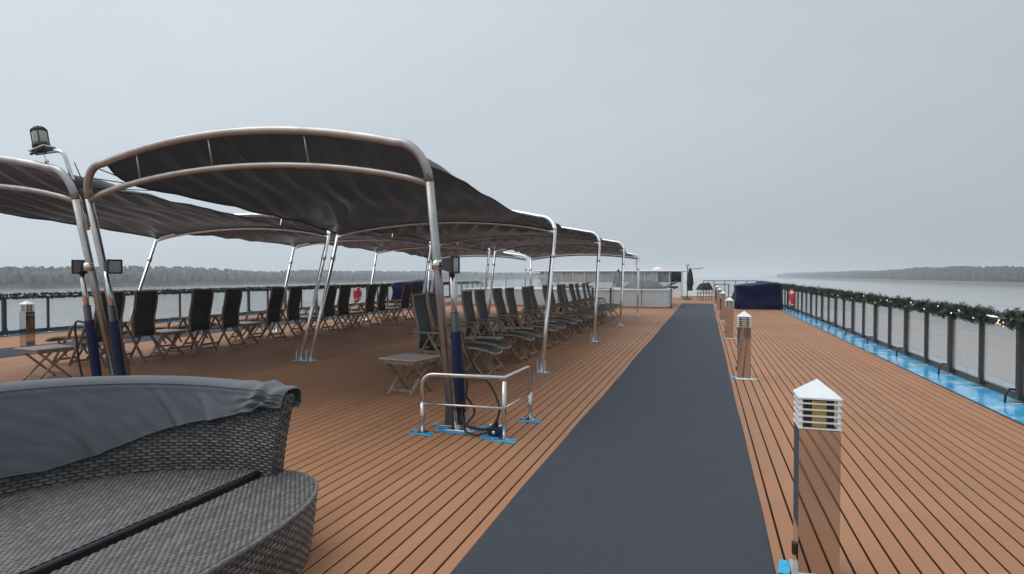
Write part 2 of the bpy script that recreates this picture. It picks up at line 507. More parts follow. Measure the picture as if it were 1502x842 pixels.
# ------------------------------------------------------------------ river banks and woodland
def bank(name, x0, side, prof, label, wood):
    # low stone bank with a ragged mass of bare trees on it; prof(y) = tree-top height above the water
    mb = MB(); ys = np.arange(-200, 2400, 12.0)
    wob = np.cumsum(rng.randn(len(ys))) * 0.8
    wob -= np.linspace(wob[0], wob[-1], len(ys))
    rows = []
    for y, w in zip(ys, wob):
        x = x0 + w
        rows.append([(x, y, WATER - 0.5), (x + side * 5, y, WATER + 2.2), (x + side * 16, y, WATER + 3.0), (x + side * 400, y, WATER + 4.5)])
    vs = [p for r in rows for p in r]; fs = []
    for i in range(len(rows) - 1):
        for k in range(3):
            a = i * 4 + k
            q = (a, a + 1, a + 5, a + 4)
            fs.append(q if side < 0 else q[::-1])
    mb.add(vs, fs)
    tag(mb.build(name, M['bank']), kind='structure')
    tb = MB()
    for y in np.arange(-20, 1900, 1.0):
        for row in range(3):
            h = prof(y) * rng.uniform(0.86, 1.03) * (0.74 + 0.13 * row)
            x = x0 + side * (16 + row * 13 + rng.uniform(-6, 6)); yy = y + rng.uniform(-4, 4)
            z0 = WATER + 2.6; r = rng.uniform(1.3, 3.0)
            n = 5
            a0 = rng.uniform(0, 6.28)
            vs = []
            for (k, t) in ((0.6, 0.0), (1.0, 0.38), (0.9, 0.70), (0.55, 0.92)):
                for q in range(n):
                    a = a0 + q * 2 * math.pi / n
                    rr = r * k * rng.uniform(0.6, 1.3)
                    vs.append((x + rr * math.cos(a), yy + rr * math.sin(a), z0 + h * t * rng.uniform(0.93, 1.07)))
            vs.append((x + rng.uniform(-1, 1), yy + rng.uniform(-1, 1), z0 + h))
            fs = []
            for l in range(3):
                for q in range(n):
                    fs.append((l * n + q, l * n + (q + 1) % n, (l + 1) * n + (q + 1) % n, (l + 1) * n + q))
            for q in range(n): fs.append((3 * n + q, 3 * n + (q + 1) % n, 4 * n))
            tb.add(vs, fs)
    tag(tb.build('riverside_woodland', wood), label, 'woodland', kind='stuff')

def prof_r(y):
    t = min(1.0, max(0.0, (y - 430.0) / 290.0)); t = t * t * (3 - 2 * t)
    return 8.8 + 4.8 * t - 2.2 * min(1.0, max(0.0, (y - 760) / 90.0)) + 0.5 * math.sin(y / 41.0) + 0.35 * math.sin(y / 17.0)
def prof_l(y):
    return 10.4 + 0.7 * math.sin(y / 70.0 + 2.2) + 0.35 * math.sin(y / 25.0 + 1) - 2.8 * math.exp(-((y - 448) / 45.0) ** 2)
bank('river_bank', 182, 1, prof_r, 'grey misty woodland on the river bank beyond the garlanded glass railing', M['forest'])
bank('river_bank', -325, -1, prof_l, 'misty wooded bank seen beneath the canopies across the river', M['forest_lit'])

# ------------------------------------------------------------------ waterways (blue gutters)
for sgn, x0, x1 in ((1, DE, RAILX + 0.04), (-1, LDE, LRAIL - 0.04)):
    lo, hi = min(x0, x1), max(x0, x1)
    tag(MB().box(((lo + hi) / 2, (DECK0 + DECK1) / 2, -0.036), (hi - lo, L, 0.05)).build('gutter', M['gutter']), kind='structure')
    tag(MB().box((x0 + sgn * 0.02, (DECK0 + DECK1) / 2, -0.022), (0.040, L, 0.050)).build('gutter_edge', M['gutter_edge']), kind='structure')

# ------------------------------------------------------------------ railings
PITCH = 1.09
def railing(name, X, sgn, label, y0, y1):
    t = thing(name, label, 'railing', (X, 0, 0))
    ys = np.arange(y0, y1, PITCH)
    toe = MB().box((sgn * 0.055, (y0 + y1) / 2, 0.035), (0.03, y1 - y0 + 0.3, 0.10)).build('toe_board', M['toe'], t)
    MB().tube([(0, y0 - 0.15, 0.955), (0, y1 - PITCH + 0.4, 0.955)], 0.027, 12).build('handrail', M['steel'], t, True)
    MB().box((0, (y0 + y1 - PITCH) / 2, 0.905), (0.03, y1 - PITCH - y0, 0.018)).build('glazing_channel', M['rail_post'], t)
    wide = MB().box((0, 0, 0.46), (0.075, 0.085, 0.87), bev=0.008).mesh('post', M['rail_post'])
    thin = MB().box((0, 0, 0.46), (0.06, 0.045, 0.87), bev=0.006).mesh('post', M['rail_post'])
    foot = MB().box((0, 0, -0.02), (0.14, 0.12, 0.05), bev=0.01).mesh('post_foot', M['steel'])
    pane = MB().box((sgn * 0.012, 0, 0.49), (0.010, PITCH - 0.10, 0.80)).mesh('glass_pane', M['glass'])
    hk = [(-sgn * 0.05, 0.02, 0.14), (-sgn * 0.11, 0.0, 0.15), (-sgn * 0.16, -0.03, 0.10), (-sgn * 0.17, -0.04, 0.0), (-sgn * 0.16, -0.02, -0.04)]
    hook = MB().tube(hk, 0.013, 8).mesh('drain_hose', M['rubber'], True)
    for i, y in enumerate(ys):
        p = bpy.data.objects.new('post', wide if i % 2 == 0 else thin); col.objects.link(p); p.parent = t; p.location = (0, y, 0)
        fo = bpy.data.objects.new('post_foot', foot); col.objects.link(fo); fo.parent = p; fo.location = (-sgn * 0.06, 0, -0.01)
        if i % 2 == 0:
            h = bpy.data.objects.new('drain_hose', hook); col.objects.link(h); h.parent = p
        if i < len(ys) - 1:
            g = bpy.data.objects.new('glass_pane', pane); col.objects.link(g); g.parent = t; g.location = (0, y + PITCH / 2, 0)
    return t
railing('glass_railing', RAILX, 1, 'glass panelled railing with dark posts along the open deck beside the light bollards', 8.73 - 3 * PITCH - PITCH, DECK1)
railing('glass_railing', LRAIL, -1, 'glass panelled railing behind the deck chairs that face away under the canopies', 2.2, DECK1)

def garland(X, y0, y1, sgn, label, dens, dens_far):
    t = thing('garland', label, 'garland', (X, 0, 0.955))
    V = []; F = []
    bead = MB(); fairy = MB()
    y = y0
    while y < y1:
        far = min(1.0, max(0.0, (y - 12) / 25.0))
        lump = 0.5 + 0.55 * math.sin(y * 9.3 + 2 * math.sin(y * 1.7)) * math.sin(y * 2.1 + 1) + rng.uniform(-0.3, 0.35)
        if sgn < 0: lump = 0.8 + rng.uniform(-0.25, 0.25)
        n = max(1, int((dens * (1 - far) + dens_far * far) * lump))
        for k in range(n):
            a = rng.uniform(0, 2 * math.pi)
            ln = rng.uniform(0.05, 0.145) * (0.72 + 0.4 * lump) * (1.0 + 0.4 * far)
            if sgn < 0: ln *= 0.6
            if a > math.pi * 1.15 and a < math.pi * 1.85: ln *= 0.75
            d = Vector((math.cos(a), rng.uniform(-1.2, 1.2), math.sin(a))).normalized()
            base = Vector((0.02 * math.cos(a), y + rng.uniform(0, 0.06), 0.02 * math.sin(a)))
            side = d.cross(Vector((rng.uniform(-1, 1), rng.uniform(-1, 1), rng.uniform(-1, 1)))).normalized()
            w = 0.017 * (1 + 0.6 * far)
            o = len(V)
            # a small sprig: stem with pairs of needles
            tip = base + d * ln
            V += [base - side * w * 0.5, base + side * w * 0.5, tip]; F.append((o, o + 1, o + 2))
            for q in (0.35, 0.6, 0.85):
                c = base + d * ln * q
                for sd in (-1, 1):
                    e = c + d * 0.026 + side * sd * 0.036 * (1 + 0.3 * far)
                    o = len(V)
                    V += [c - d * w * 0.5, c + d * w * 0.5, e]; F.append((o, o + 1, o + 2))
        if rng.rand() < 0.10:
            a = rng.uniform(0, 6.28)
            bead.lathe([(0.001, -0.011), (0.009, -0.006), (0.011, 0), (0.009, 0.006), (0.001, 0.011)], 6,
                       (0.075 * math.cos(a), y, 0.075 * math.sin(a)))
        y += 0.06
    mb = MB(); mb.add(V, F)
    tag(mb.build('foliage', M['garland'], t), kind='stuff')
    if bead.v: tag(bead.build('beads', M['bead'], t, True), kind='stuff')
    return t
g1 = garland(RAILX, 5.2, DECK1 - 1.5, 1, 'dark green fir garland with small lights wound along the handrail nearest the bollards', 34, 15)
for dy, dx, dz in ((9.02, -0.07, -0.035), (9.17, -0.072, -0.05), (9.13, -0.075, -0.02), (9.05, -0.06, -0.085)):
    MB().lathe([(0.001, -0.012), (0.008, -0.006), (0.009, 0), (0.007, 0.008), (0.001, 0.014)], 8, (dx, dy, dz)).build('fairy_lamp', M['fairy'], g1, True)
for k in range(26):
    aa = rng.uniform(2.2, 4.6); yy = 8.6 + k * 0.55 + rng.uniform(-0.2, 0.2)
    MB().lathe([(0.001, -0.010), (0.007, -0.005), (0.008, 0), (0.006, 0.007), (0.001, 0.012)], 6, (0.085 * math.cos(aa), yy, 0.085 * math.sin(aa))).build('fairy_lamp', M['fairy'], g1, True)
# broad leaves that hang under the handrail
for yy, w in ((8.95, 0.16), (9.35, 0.12), (9.62, 0.12), (11.6, 0.1)):
    lf = MB().add([(-0.03, yy - w / 2, -0.03), (-0.05, yy, -0.10), (-0.03, yy + w / 2, -0.02), (-0.02, yy, -0.025), (-0.045, yy + 0.03, -0.07)],
                  [(0, 1, 3), (1, 4, 2, 3)])
    lf.build('hanging_leaf', M['garland'], g1)
garland(LRAIL, 2.5, DECK1 - 1.5, -1, 'thin dark fir garland wound along the handrail behind the away-facing deck chairs', 26, 20)

# ------------------------------------------------------------------ carpets
def carpet(x0, x1, y0, y1, label):
    mb = MB()
    ny = 60
    prof = [(x0, 0.0005), (x0 + 0.012, 0.008), (x1 - 0.012, 0.008), (x1, 0.0005)]
    vs = []; fs = []
    for i in range(ny + 1):
        y = y0 + (y1 - y0) * i / ny
        wl = 0.008 * math.sin(y * 0.9) + 0.004 * math.sin(y * 2.7)
        for k, (x, z) in enumerate(prof): vs.append((x + wl * (1 if k < 2 else -0.6), y, z))
    for i in range(ny):
        for k in range(3):
            a = i * 4 + k
            fs.append((a, a + 1, a + 5, a + 4))
    mb.add(vs, fs)
    return tag(mb.build('carpet_runner', M['carpet']), label, 'carpet')
carpet(-1.23, 0.345, -5.0, 34.2, 'long slate grey carpet runner beside the row of light bollards')
carpet(2 * CX - 0.345, 2 * CX + 1.23, -5.0, 34.2, 'grey carpet runner between the away-facing deck chairs and the railing')

# ------------------------------------------------------------------ light bollards
def make_bollard():
    t = thing('light_bollard', 'bollard', 'bollard', group='bollard lights along the carpet runners')
    w = 0.184
    MB().box((0, 0, 0.375), (w, w, 0.75), bev=0.004).build('post', M['steel_mirror'], t)
    MB().box((0, 0, 0.006), (w + 0.05, w + 0.05, 0.012), bev=0.003).build('base_plate', M['steel'], t)
    lh = MB()
    # lantern: dark core with an amber lens in each face, corner posts, thin flat louvre rings
    core = MB().box((0, 0, 0.824), (w - 0.052, w - 0.052, 0.148)).build('lamp_core', M['dark'], t)
    for k in range(4):
        rot = Matrix.Rotation(R(90 * k), 3, 'Z')
        c = rot @ Vector((0, -(w / 2 - 0.025), 0.822))
        MB().box(c, (0.064, 0.004, 0.130), rot).build('amber_lens', M['amber'], core)
    for sx in (-1, 1):
        for sy in (-1, 1):
            MB().box((sx * (w / 2 - 0.009), sy * (w / 2 - 0.009), 0.825), (0.012, 0.012, 0.15)).build('upright', M['white'], t)
    for k in range(5):
        z = 0.753 + k * 0.0305
        o_, i_ = w / 2 + 0.004, w / 2 - 0.016
        vs = []
        for (r, zz) in ((o_, z - 0.002), (i_, z + 0.001), (i_, z + 0.004), (o_, z + 0.004)):
            vs += [(-r, -r, zz), (r, -r, zz), (r, r, zz), (-r, r, zz)]
        fs = []
        for l in range(4):
            m_ = (l + 1) % 4
            for q in range(4):
                fs.append((l * 4 + q, m_ * 4 + q, m_ * 4 + (q + 1) % 4, l * 4 + (q + 1) % 4))
        MB().add(vs, fs).build('louvre', M['white'], t)
    r = w / 2 + 0.006
    MB().add([(-r, -r, 0.897), (r, -r, 0.897), (r, r, 0.897), (-r, r, 0.897), (-r, -r, 0.905), (r, -r, 0.905), (r, r, 0.905), (-r, r, 0.905), (0, 0, 0.985)],
             [(0, 3, 2, 1), (0, 1, 5, 4), (1, 2, 6, 5), (2, 3, 7, 6), (3, 0, 4, 7), (4, 5, 8), (5, 6, 8), (6, 7, 8), (7, 4, 8)]).build('cap', M['white'], t)
    # torn tape round the foot
    for k, (x, y, a, m_) in enumerate(((-0.10, -0.13, 0.35, 'tape'), (-0.03, -0.145, -0.1, 'tapew'), (0.09, -0.135, -0.35, 'tapew'), (0.13, -0.06, 0.2, 'tapew'), (-0.14, 0.02, 1.4, 'tape'))):
        MB().box((x, y, 0.004 + 0.001 * k), (0.16, 0.055, 0.002), Matrix.Rotation(a, 3, 'Z')).build('masking_tape', M[m_], t)
    MB().box((-w / 2 - 0.012, -0.05, 0.14), (0.02, 0.035, 0.06), bev=0.004).build('socket', M['dark'], t)
    return t
bz = [3.37, 9.55, 15.55, 21.6, 27.3, 33.3]
bl = ['steel bollard light with louvred white head, fifth back from the navy covered box',
      'steel bollard light, fourth back from the navy covered box',
      'steel bollard light, third back from the navy covered box',
      'steel bollard light, second back from the navy covered box',
      'steel bollard light at the near corner of the navy covered box',
      'steel bollard light beyond the navy covered box by the carpet end']
bol = make_bollard()
for i, z in enumerate(bz):
    o = bol if i == 0 else dup(bol)
    o.location = (0.53, z, 0); o.rotation_euler = (0, 0, R((0, -2, 1.5, 0, 1, 0)[i])); o['label'] = bl[i]
dup(bol, (-13.45, 9.1, 0), R(2), 'steel light bollard standing alone by the railing near a teak side table')

# ------------------------------------------------------------------ canopies
def hoop_profile(xa, xb, leg_h, crown, sh):
    """points (x, h) of the outer arch from the foot of one leg to the other"""
    c = (xa + xb) / 2; w = abs(xb - xa) / 2
    pts = [(-w, 0.0), (-w, leg_h * 0.5), (-w, leg_h)]
    rad = 0.30
    hs = sh                                    # height where the crown arc starts
    n = 7
    for k in range(1, n + 1):
        a = math.pi / 2 * k / n
        pts.append((-w + rad * (1 - math.cos(a)), leg_h + (hs - leg_h) * math.sin(a) ** 1.0))
    m = 16
    for k in range(1, m):
        s = -(w - rad) + 2 * (w - rad) * k / m
        pts.append((s, hs + (crown - hs) * (1 - (s / (w - rad)) ** 2)))
    right = [(-x, h) for (x, h) in pts[:3 + n]][::-1]
    pts += right
    return [(c + x, h) for (x, h) in pts]

HOOPS = [  # foot y, lean of top at 2.4 m, leg height, shoulder, crown, lower-arch crown
    (5.65, -0.52, 2.36, 2.72, 2.93, 2.60),
    (9.15, 0.92, 2.24, 2.50, 2.72, 2.44),
    (13.75, 0.80, 2.28, 2.54, 2.74, 2.46),
    (18.30, 0.75, 2.28, 2.54, 2.72, 2.46),
    (23.00, 0.40, 2.12, 2.30, 2.46, 2.28),
]
COLS = [(-2.42, CX + 0.10), (CX - 0.10, 2 * CX + 2.42)]
COLNAME = ['row beside the carpet runner', 'row over the away-facing chairs']
def hoop(ci, hi):
    xa, xb = COLS[ci]
    fy, lean, lh, sh, cr, lc = HOOPS[hi]
    Y = lambda h: lean * h / 2.4
    where = ['at the steel guard rail', 'second from the guard rail', 'third from the guard rail', 'fourth from the guard rail', 'last before the glass screen'][hi] if ci == 0 else \
            ['beside the navigation lamp', 'second from the navigation lamp', 'third from the navigation lamp', 'fourth from the navigation lamp', 'last before the glass screen'][hi]
    t = thing('canopy_hoop', 'leaning steel canopy hoop %s, %s' % (where, COLNAME[ci]), 'canopy frame', ((xa + xb) / 2, fy, 0), group='steel hoops of the canopies')
    ox = (xa + xb) / 2
    pr = hoop_profile(xa, xb, lh, cr, sh)
    r = 0.041 if hi == 0 else 0.036
    SM = M['steel_dull'] if hi == 0 else M['steel_lit']
    P = [(x - ox, Y(h), h) for (x, h) in pr]
    # arch from leg top to leg top, legs separate
    la = P[:3]; ra = P[-3:]
    MB().tube(P[2:-2], r, 14).build('top_arch', SM, t, True)
    for seg in (la, ra[::-1]):
        lg = MB().tube([seg[0], seg[1], seg[2]], r * 0.999, 14).build('leg', SM, t, True)
        f = seg[0]
        MB().box((f[0], f[1], 0.007), (0.20, 0.16, 0.014), bev=0.003).build('base_plate', SM, lg)
        MB().box((f[0] - 0.055, f[1], 0.10), (0.012, 0.10, 0.19)).build('hinge_plate', SM, lg)
        MB().box((f[0] + 0.055, f[1], 0.10), (0.012, 0.10, 0.19)).build('hinge_plate', SM, lg)
        if hi > 0:
            zc = lh * 0.80
            MB().tube([(f[0], Y(zc), zc), (f[0], Y(zc + 0.07), zc + 0.07)], r * 1.22, 14).build('collar', SM, lg, True)
        for k, (dx, dy, a) in enumerate(((-0.12, -0.02, 0.2), (0.10, -0.05, -0.3), (0.02, -0.12, 0.05))):
            if hi < 3:
                MB().box((f[0] + dx, f[1] + dy, 0.004 + k * 0.001), (0.17, 0.06, 0.002), Matrix.Rotation(a, 3, 'Z')).build('masking_tape', M['tape'], lg)
    # lower arch
    w = abs(xb - xa) / 2
    low = []
    h0 = lh - 0.02
    for k in range(21):
        s = -w + 2 * w * k / 20
        h = h0 + (lc - h0) * (1 - (s / w) ** 2) ** 0.85
        low.append((s, Y(h), h))
    MB().tube(low, r * 0.80, 12).build('lower_arch', SM, t, True)
    # short struts between the arches
    for s in ((-0.62, -0.15, 0.40) if hi == 0 else (-0.45, 0.45)):
        x = s * w
        hl = h0 + (lc - h0) * (1 - s * s) ** 0.85
        q = min(pr, key=lambda p: abs(p[0] - ox - x) + (10 if p[1] < lh else 0))
        ht = np.interp(x, [p[0] - ox for p in sorted(pr[3:-3])], [p[1] for p in sorted(pr[3:-3])])
        MB().tube([(x, Y(hl), hl), (x * 0.985, Y(ht), ht)], 0.011, 8).build('strut', SM, t, True)
    if hi == 0 and ci == 0:
        MB().tube([(-0.10 * w, Y(cr) + 0.02, cr - 0.03), (0.07 * w, Y(lc) + 0.02, lc)], 0.008, 6).build('brace_cord', M['dark'], t)
    return t
for ci in range(2):
    for hi in range(5): hoop(ci, hi)

def sheet(ci, bi):
    xa, xb = COLS[ci]
    A, B = HOOPS[bi], HOOPS[bi + 1]
    ox = (xa + xb) / 2
    def prof(Hp):
        pr = [p for p in hoop_profile(xa, xb, Hp[2], Hp[4], Hp[3])][3:-3]
        arr = np.array(pr)
        d = np.r_[0, np.cumsum(np.hypot(np.diff(arr[:, 0]), np.diff(arr[:, 1])))]
        return arr, d / d[-1]
    pa, da = prof(A)
    wq = abs(xb - xa) / 2; sq = np.linspace(-wq, wq, 41); hq0 = B[2] - 0.02
    pb = np.stack([ox + sq, hq0 + (B[5] - hq0) * np.clip(1 - (sq / wq) ** 2, 0, 1) ** 0.85 + 0.03], -1)
    db = np.r_[0, np.cumsum(np.hypot(np.diff(pb[:, 0]), np.diff(pb[:, 1])))]; db = db / db[-1]
    # u runs from side xa (right) to xb (left)
    cutL = 0.115 if (ci == 0 and bi == 0) else 0.0
    ph = rng.uniform(0, 6.28, 6)
    def fn(u, v):
        sc = 0.055 * np.sin(math.pi * v) ** 0.8 + 0.008
        if bi == 0: scR = 0.035 * np.sin(math.pi * v) ** 0.8 + 0.01
        else: scR = sc
        lo = scR if ci == 0 else sc
        hi = 1 - sc - cutL * np.exp(-v / 0.055)
        s = lo + (hi - lo) * u
        # points run from -w to +w of the hoop: index 0 is the left (smaller x after ordering)
        def at(arr, d, q):
            return np.interp(q, d, arr[:, 0]), np.interp(q, d, arr[:, 1])
        # hoop_profile starts at c - w, the left side; flip so that s = 0 is the right side
        xA, hA = at(pa, da, 1 - s); xB, hB = at(pb, db, 1 - s)
        yA = A[0] + A[1] * hA / 2.4; yB = B[0] + B[1] * hB / 2.4
        x = xA + (xB - xA) * v
        y = yA + (yB - yA) * v
        h = hA + (hB - hA) * v
        e = np.abs(2 * s - 1)
        sag = np.sin(math.pi * v ** 0.85) ** 0.9 * (0.17 * (1 - e ** 2) + 0.015 * e)
        z = h - sag + 0.012
        # slanting tension folds, flat along the hems
        q2 = (x - ox) * 0.91 + (y - A[0]) * 0.40
        q1 = -(x - ox) * 0.40 + (y - A[0]) * 0.91
        hem = np.clip((1 - e) / 0.22, 0, 1) * np.sin(math.pi * np.clip(v, 0, 1)) ** 0.5
        f1 = np.sin(q2 * 17.0 + 1.6 * np.sin(q1 * 1.7 + ph[0]) + ph[1])
        f2 = np.sin(q2 * 34.0 + 1.4 * np.sin(q1 * 2.3 + ph[2]) + ph[3])
        m1 = 0.5 + 0.5 * np.sin(q1 * 1.3 + q2 * 0.9 + ph[4])
        fold = 0.052 * np.sign(f1) * np.abs(f1) ** 1.6 * (0.35 + 0.65 * m1) + 0.006 * f2 * (1 - 0.6 * m1)
        big = 0.02 * np.sin(q1 * 3.1 + ph[4]) * np.sin(q2 * 2.3 + ph[5])
        z = z + (fold * (1 - 0.75 * np.clip(v * 1.5 - 0.4, 0, 1)) + big) * hem
        return x, y, z
    ordn = ['first', 'second', 'third', 'last'][bi]
    lab = ('charcoal fabric canopy sheet, %s from the guard rail, in the %s' if ci == 0 else 'charcoal fabric canopy sheet, %s from the navigation lamp, in the %s') % (ordn, COLNAME[ci])
    t = thing('canopy_sheet', lab, 'canopy', (0, 0, 0), group='charcoal canopy sheets')
    n = 150 if bi == 0 else (110 if bi == 1 else 70)
    grid('fabric', n, n, fn, M['canopy'], t)
    # hem cords on both long sides
    for uu in (0.0, 1.0):
        v = np.linspace(0, 1, 60)
        x, y, z = fn(np.full_like(v, uu), v)
        MB().tube(list(zip(x, y, z)), 0.011, 6).build('hem_cord', M['canopy_hem'], t, True)
    if cutL:
        # lacing between the cut corner and the hoop
        for v0, hx in ((0.01, 0.86), (0.03, 0.895), (0.06, 0.93), (0.10, 0.965), (0.17, 0.992)):
            x, y, z = fn(np.array([1.0]), np.array([v0]))
            px = np.interp(1 - hx, da, pa[:, 0]); phh = np.interp(1 - hx, da, pa[:, 1])
            MB().tube([(x[0], y[0], z[0]), (px, A[0] + A[1] * phh / 2.4, phh)], 0.006, 6).build('lacing', M['dark'], t)
        for v0 in (0.5,):
            pass
    return t
for ci in range(2):
    for bi in range(4): sheet(ci, bi)

# white gap batten between the two rows is open sky; stainless tie bars join the rows
# ------------------------------------------------------------------ hydraulic struts, floodlights
def strut(x, y, label, group='canopy lifting struts'):
    t = thing('lifting_strut', label, 'hydraulic strut', (x, y, 0), group=group)
    a = Vector((0, 0, 0.03)); b_ = Vector((-0.02, -0.20, 1.58))
    P = lambda s: tuple(a + (b_ - a) * s)
    MB().tube([P(0.02), P(0.72)], 0.040, 14).build('cylinder', M['grey_case'], t, True)
    sl = MB()
    sl.tube([P(0.10), P(0.13), P(0.30), P(0.50), P(0.60), P(0.61)], [0.044, 0.051, 0.053, 0.051, 0.050, 0.045], 14).build('padded_sleeve', M['sleeve'], t, True)
    MB().tube([P(0.6), P(0.98)], 0.028, 12).build('piston_rod', M['steel'], t, True)
    MB().box((0, 0, 0.008), (0.26, 0.20, 0.016), bev=0.004).build('base_plate', M['steel'], t)
    for sx in (-1, 1): MB().bar((sx * 0.06, 0.03, 0.01), (sx * 0.06, -0.02, 0.2), 0.012, 0.09).build('bracket', M['steel'], t)
    for k, (dx, dy, an) in enumerate(((0.0, -0.13, 0.05), (-0.13, -0.06, 0.8), (0.12, 0.10, 0.4), (0.14, 0.0, 1.3))):
        MB().box((dx, dy, 0.004 + 0.001 * k), (0.26, 0.075, 0.002), Matrix.Rotation(an, 3, 'Z')).build('masking_tape', M['tape'], t)
    return t
strut(-2.26, 5.52, 'steel strut in a navy padded sleeve behind the small guard rail')
strut(CX + 0.16, 5.50, 'navy sleeved strut on the carpet side of the double hoop legs behind the sofa')
strut(CX - 0.22, 5.50, 'navy sleeved strut on the chair side of the double hoop legs behind the sofa')

def flood(loc, rz, label):
    t = thing('floodlight', label, 'floodlight', loc, rz, group='floodlights clamped to hoop legs')
    # faces local -y
    MB().add([(-0.075, -0.06, -0.075), (0.075, -0.06, -0.075), (0.075, -0.06, 0.075), (-0.075, -0.06, 0.075),
              (-0.05, 0.05, -0.05), (0.05, 0.05, -0.05), (0.05, 0.05, 0.05), (-0.05, 0.05, 0.05)],
             [(3, 2, 1, 0), (4, 5, 6, 7), (0, 1, 5, 4), (1, 2, 6, 5), (2, 3, 7, 6), (3, 0, 4, 7)]).build('housing', M['grey_case'], t)
    MB().box((0, -0.065, 0), (0.135, 0.012, 0.135), bev=0.004).build('lens', M['lens'], t)
    fr = MB()
    for (c, s) in (((0, -0.068, 0.075), (0.16, 0.02, 0.014)), ((0, -0.068, -0.075), (0.16, 0.02, 0.014)), ((0.075, -0.068, 0), (0.014, 0.02, 0.137)), ((-0.075, -0.068, 0), (0.014, 0.02, 0.137))):
        fr.box(c, s)
    fr.build('rim', M['dark'], t)
    MB().tube([(0, 0.05, 0), (0, 0.13, 0.0)], 0.016, 10).build('arm', M['steel'], t, True)
    MB().tube([(0, 0.12, -0.045), (0, 0.12, 0.045)], 0.052, 14).build('clamp', M['steel'], t, True)
    return t
hz_ = 1.60
yl = 5.65 - 0.52 * hz_ / 2.4
flood((-2.42 + 0.12, yl - 0.0, hz_), R(90), 'square floodlight clamped to the hoop leg above the guard rail')
flood((CX + 0.10 + 0.12, yl, hz_), R(78), 'square floodlight clamped on the carpet side of the double hoop legs')
flood((CX - 0.10 - 0.12, yl, hz_), R(-100), 'square floodlight clamped on the chair side of the double hoop legs')

# ------------------------------------------------------------------ hoses by the guard rail
def hose(pts, r, label):
    P = [Vector(p) for p in pts]
    out = []
    n = len(P)
    for i in range(n - 1):
        p0 = P[max(0, i - 1)]; p1 = P[i]; p2 = P[i + 1]; p3 = P[min(n - 1, i + 2)]
        for k in range(8):
            t = k / 8
            out.append(0.5 * ((2 * p1) + (p2 - p0) * t + (2 * p0 - 5 * p1 + 4 * p2 - p3) * t * t + (3 * p1 - p0 - 3 * p2 + p3) * t ** 3))
    out.append(P[-1])
    return tag(MB().tube(out, r, 8).build('hydraulic_hose', M['rubber'], None, True), label, 'hose', 'hydraulic hoses')
hose([(-2.20, 5.38, 0.98), (-2.14, 5.36, 0.80), (-2.08, 5.42, 0.62), (-1.93, 5.45, 0.45), (-1.84, 5.42, 0.25), (-1.88, 5.38, 0.10), (-1.90, 5.36, 0.06)], 0.011,
     'black hose looping from the sleeved strut through the guard rail down to the blue connector')
hose([(-2.19, 5.42, 0.62), (-2.16, 5.40, 0.42), (-2.20, 5.38, 0.2), (-2.14, 5.34, 0.09), (-2.0, 5.40, 0.05), (-1.90, 5.36, 0.08)], 0.013,
     'thick black hose running down the strut and along the deck to the blue connector')
hose([(-2.24, 5.45, 0.40), (-2.12, 5.50, 0.2), (-2.16, 5.34, 0.06), (-2.02, 5.28, 0.025), (-1.92, 5.33, 0.05)], 0.011,
     'black hose lying lowest on the deck beside the strut foot')
hose([(CX - 0.20, 5.36, 0.92), (CX - 0.36, 5.32, 0.95), (CX - 0.38, 5.34, 0.70), (CX - 0.34, 5.36, 0.35), (CX - 0.25, 5.40, 0.08)], 0.012,
     'black hose hanging beside the sleeved struts behind the sofa')
cn = thing('hose_connector', 'dark blue hydraulic hose connector block on the deck by the guard post', 'connector', (-1.86, 5.38, 0))
MB().box((0, 0, 0.05), (0.13, 0.09, 0.075), bev=0.01).build('body', M['sleeve'], cn)
for k, (x, y, z) in enumerate(((-0.05, 0.0, 0.10), (0.0, 0.02, 0.115), (0.045, -0.01, 0.10), (-0.075, 0, 0.06), (0.0, -0.06, 0.05))):
    MB().lathe([(0.016, -0.02), (0.018, -0.01), (0.018, 0.012), (0.012, 0.02)], 8, (x, y, z), Matrix.Rotation(R(20 * k), 3, 'X')).build('coupling', M['sleeve'] if k % 2 else M['steel'], cn, True)
MB().box((-0.02, -0.05, 0.004), (0.22, 0.12, 0.002), Matrix.Rotation(0.3, 3, 'Z')).build('masking_tape', M['tape'], cn)

# ------------------------------------------------------------------ guard rail
gd = thing('guard_rail', 'low L-shaped stainless guard rail with blue taped feet beside the carpet', 'guard rail', (-1.75, 5.29, 0))
def rounded(a, b_, c, r=0.12, n=7):
    a, b_, c = Vector(a), Vector(b_), Vector(c)
    u = (a - b_).normalized(); v = (c - b_).normalized()
    p = b_ + u * r; q = b_ + v * r
    return [(p * (1 - t) ** 2 + b_ * 2 * t * (1 - t) + q * t * t) for t in [k / n for k in range(n + 1)]]
gh = 0.565
pA = (-0.82, 0, 0); pB = (0, 0, 0); pC = (0.02, 0.80, 0)
top = [(-0.82, 0, 0.29)] + rounded((-0.82, 0, 0.29), (-0.82, 0, gh), (0, 0, gh), 0.13) + [(0, 0, gh)]
top += rounded((0, 0, gh), (0.02, 0.80, gh), (0.02, 0.80, 0.29), 0.13) + [(0.02, 0.80, 0.29)]
MB().tube(top, 0.021, 12).build('top_bar', M['steel'], gd, True)
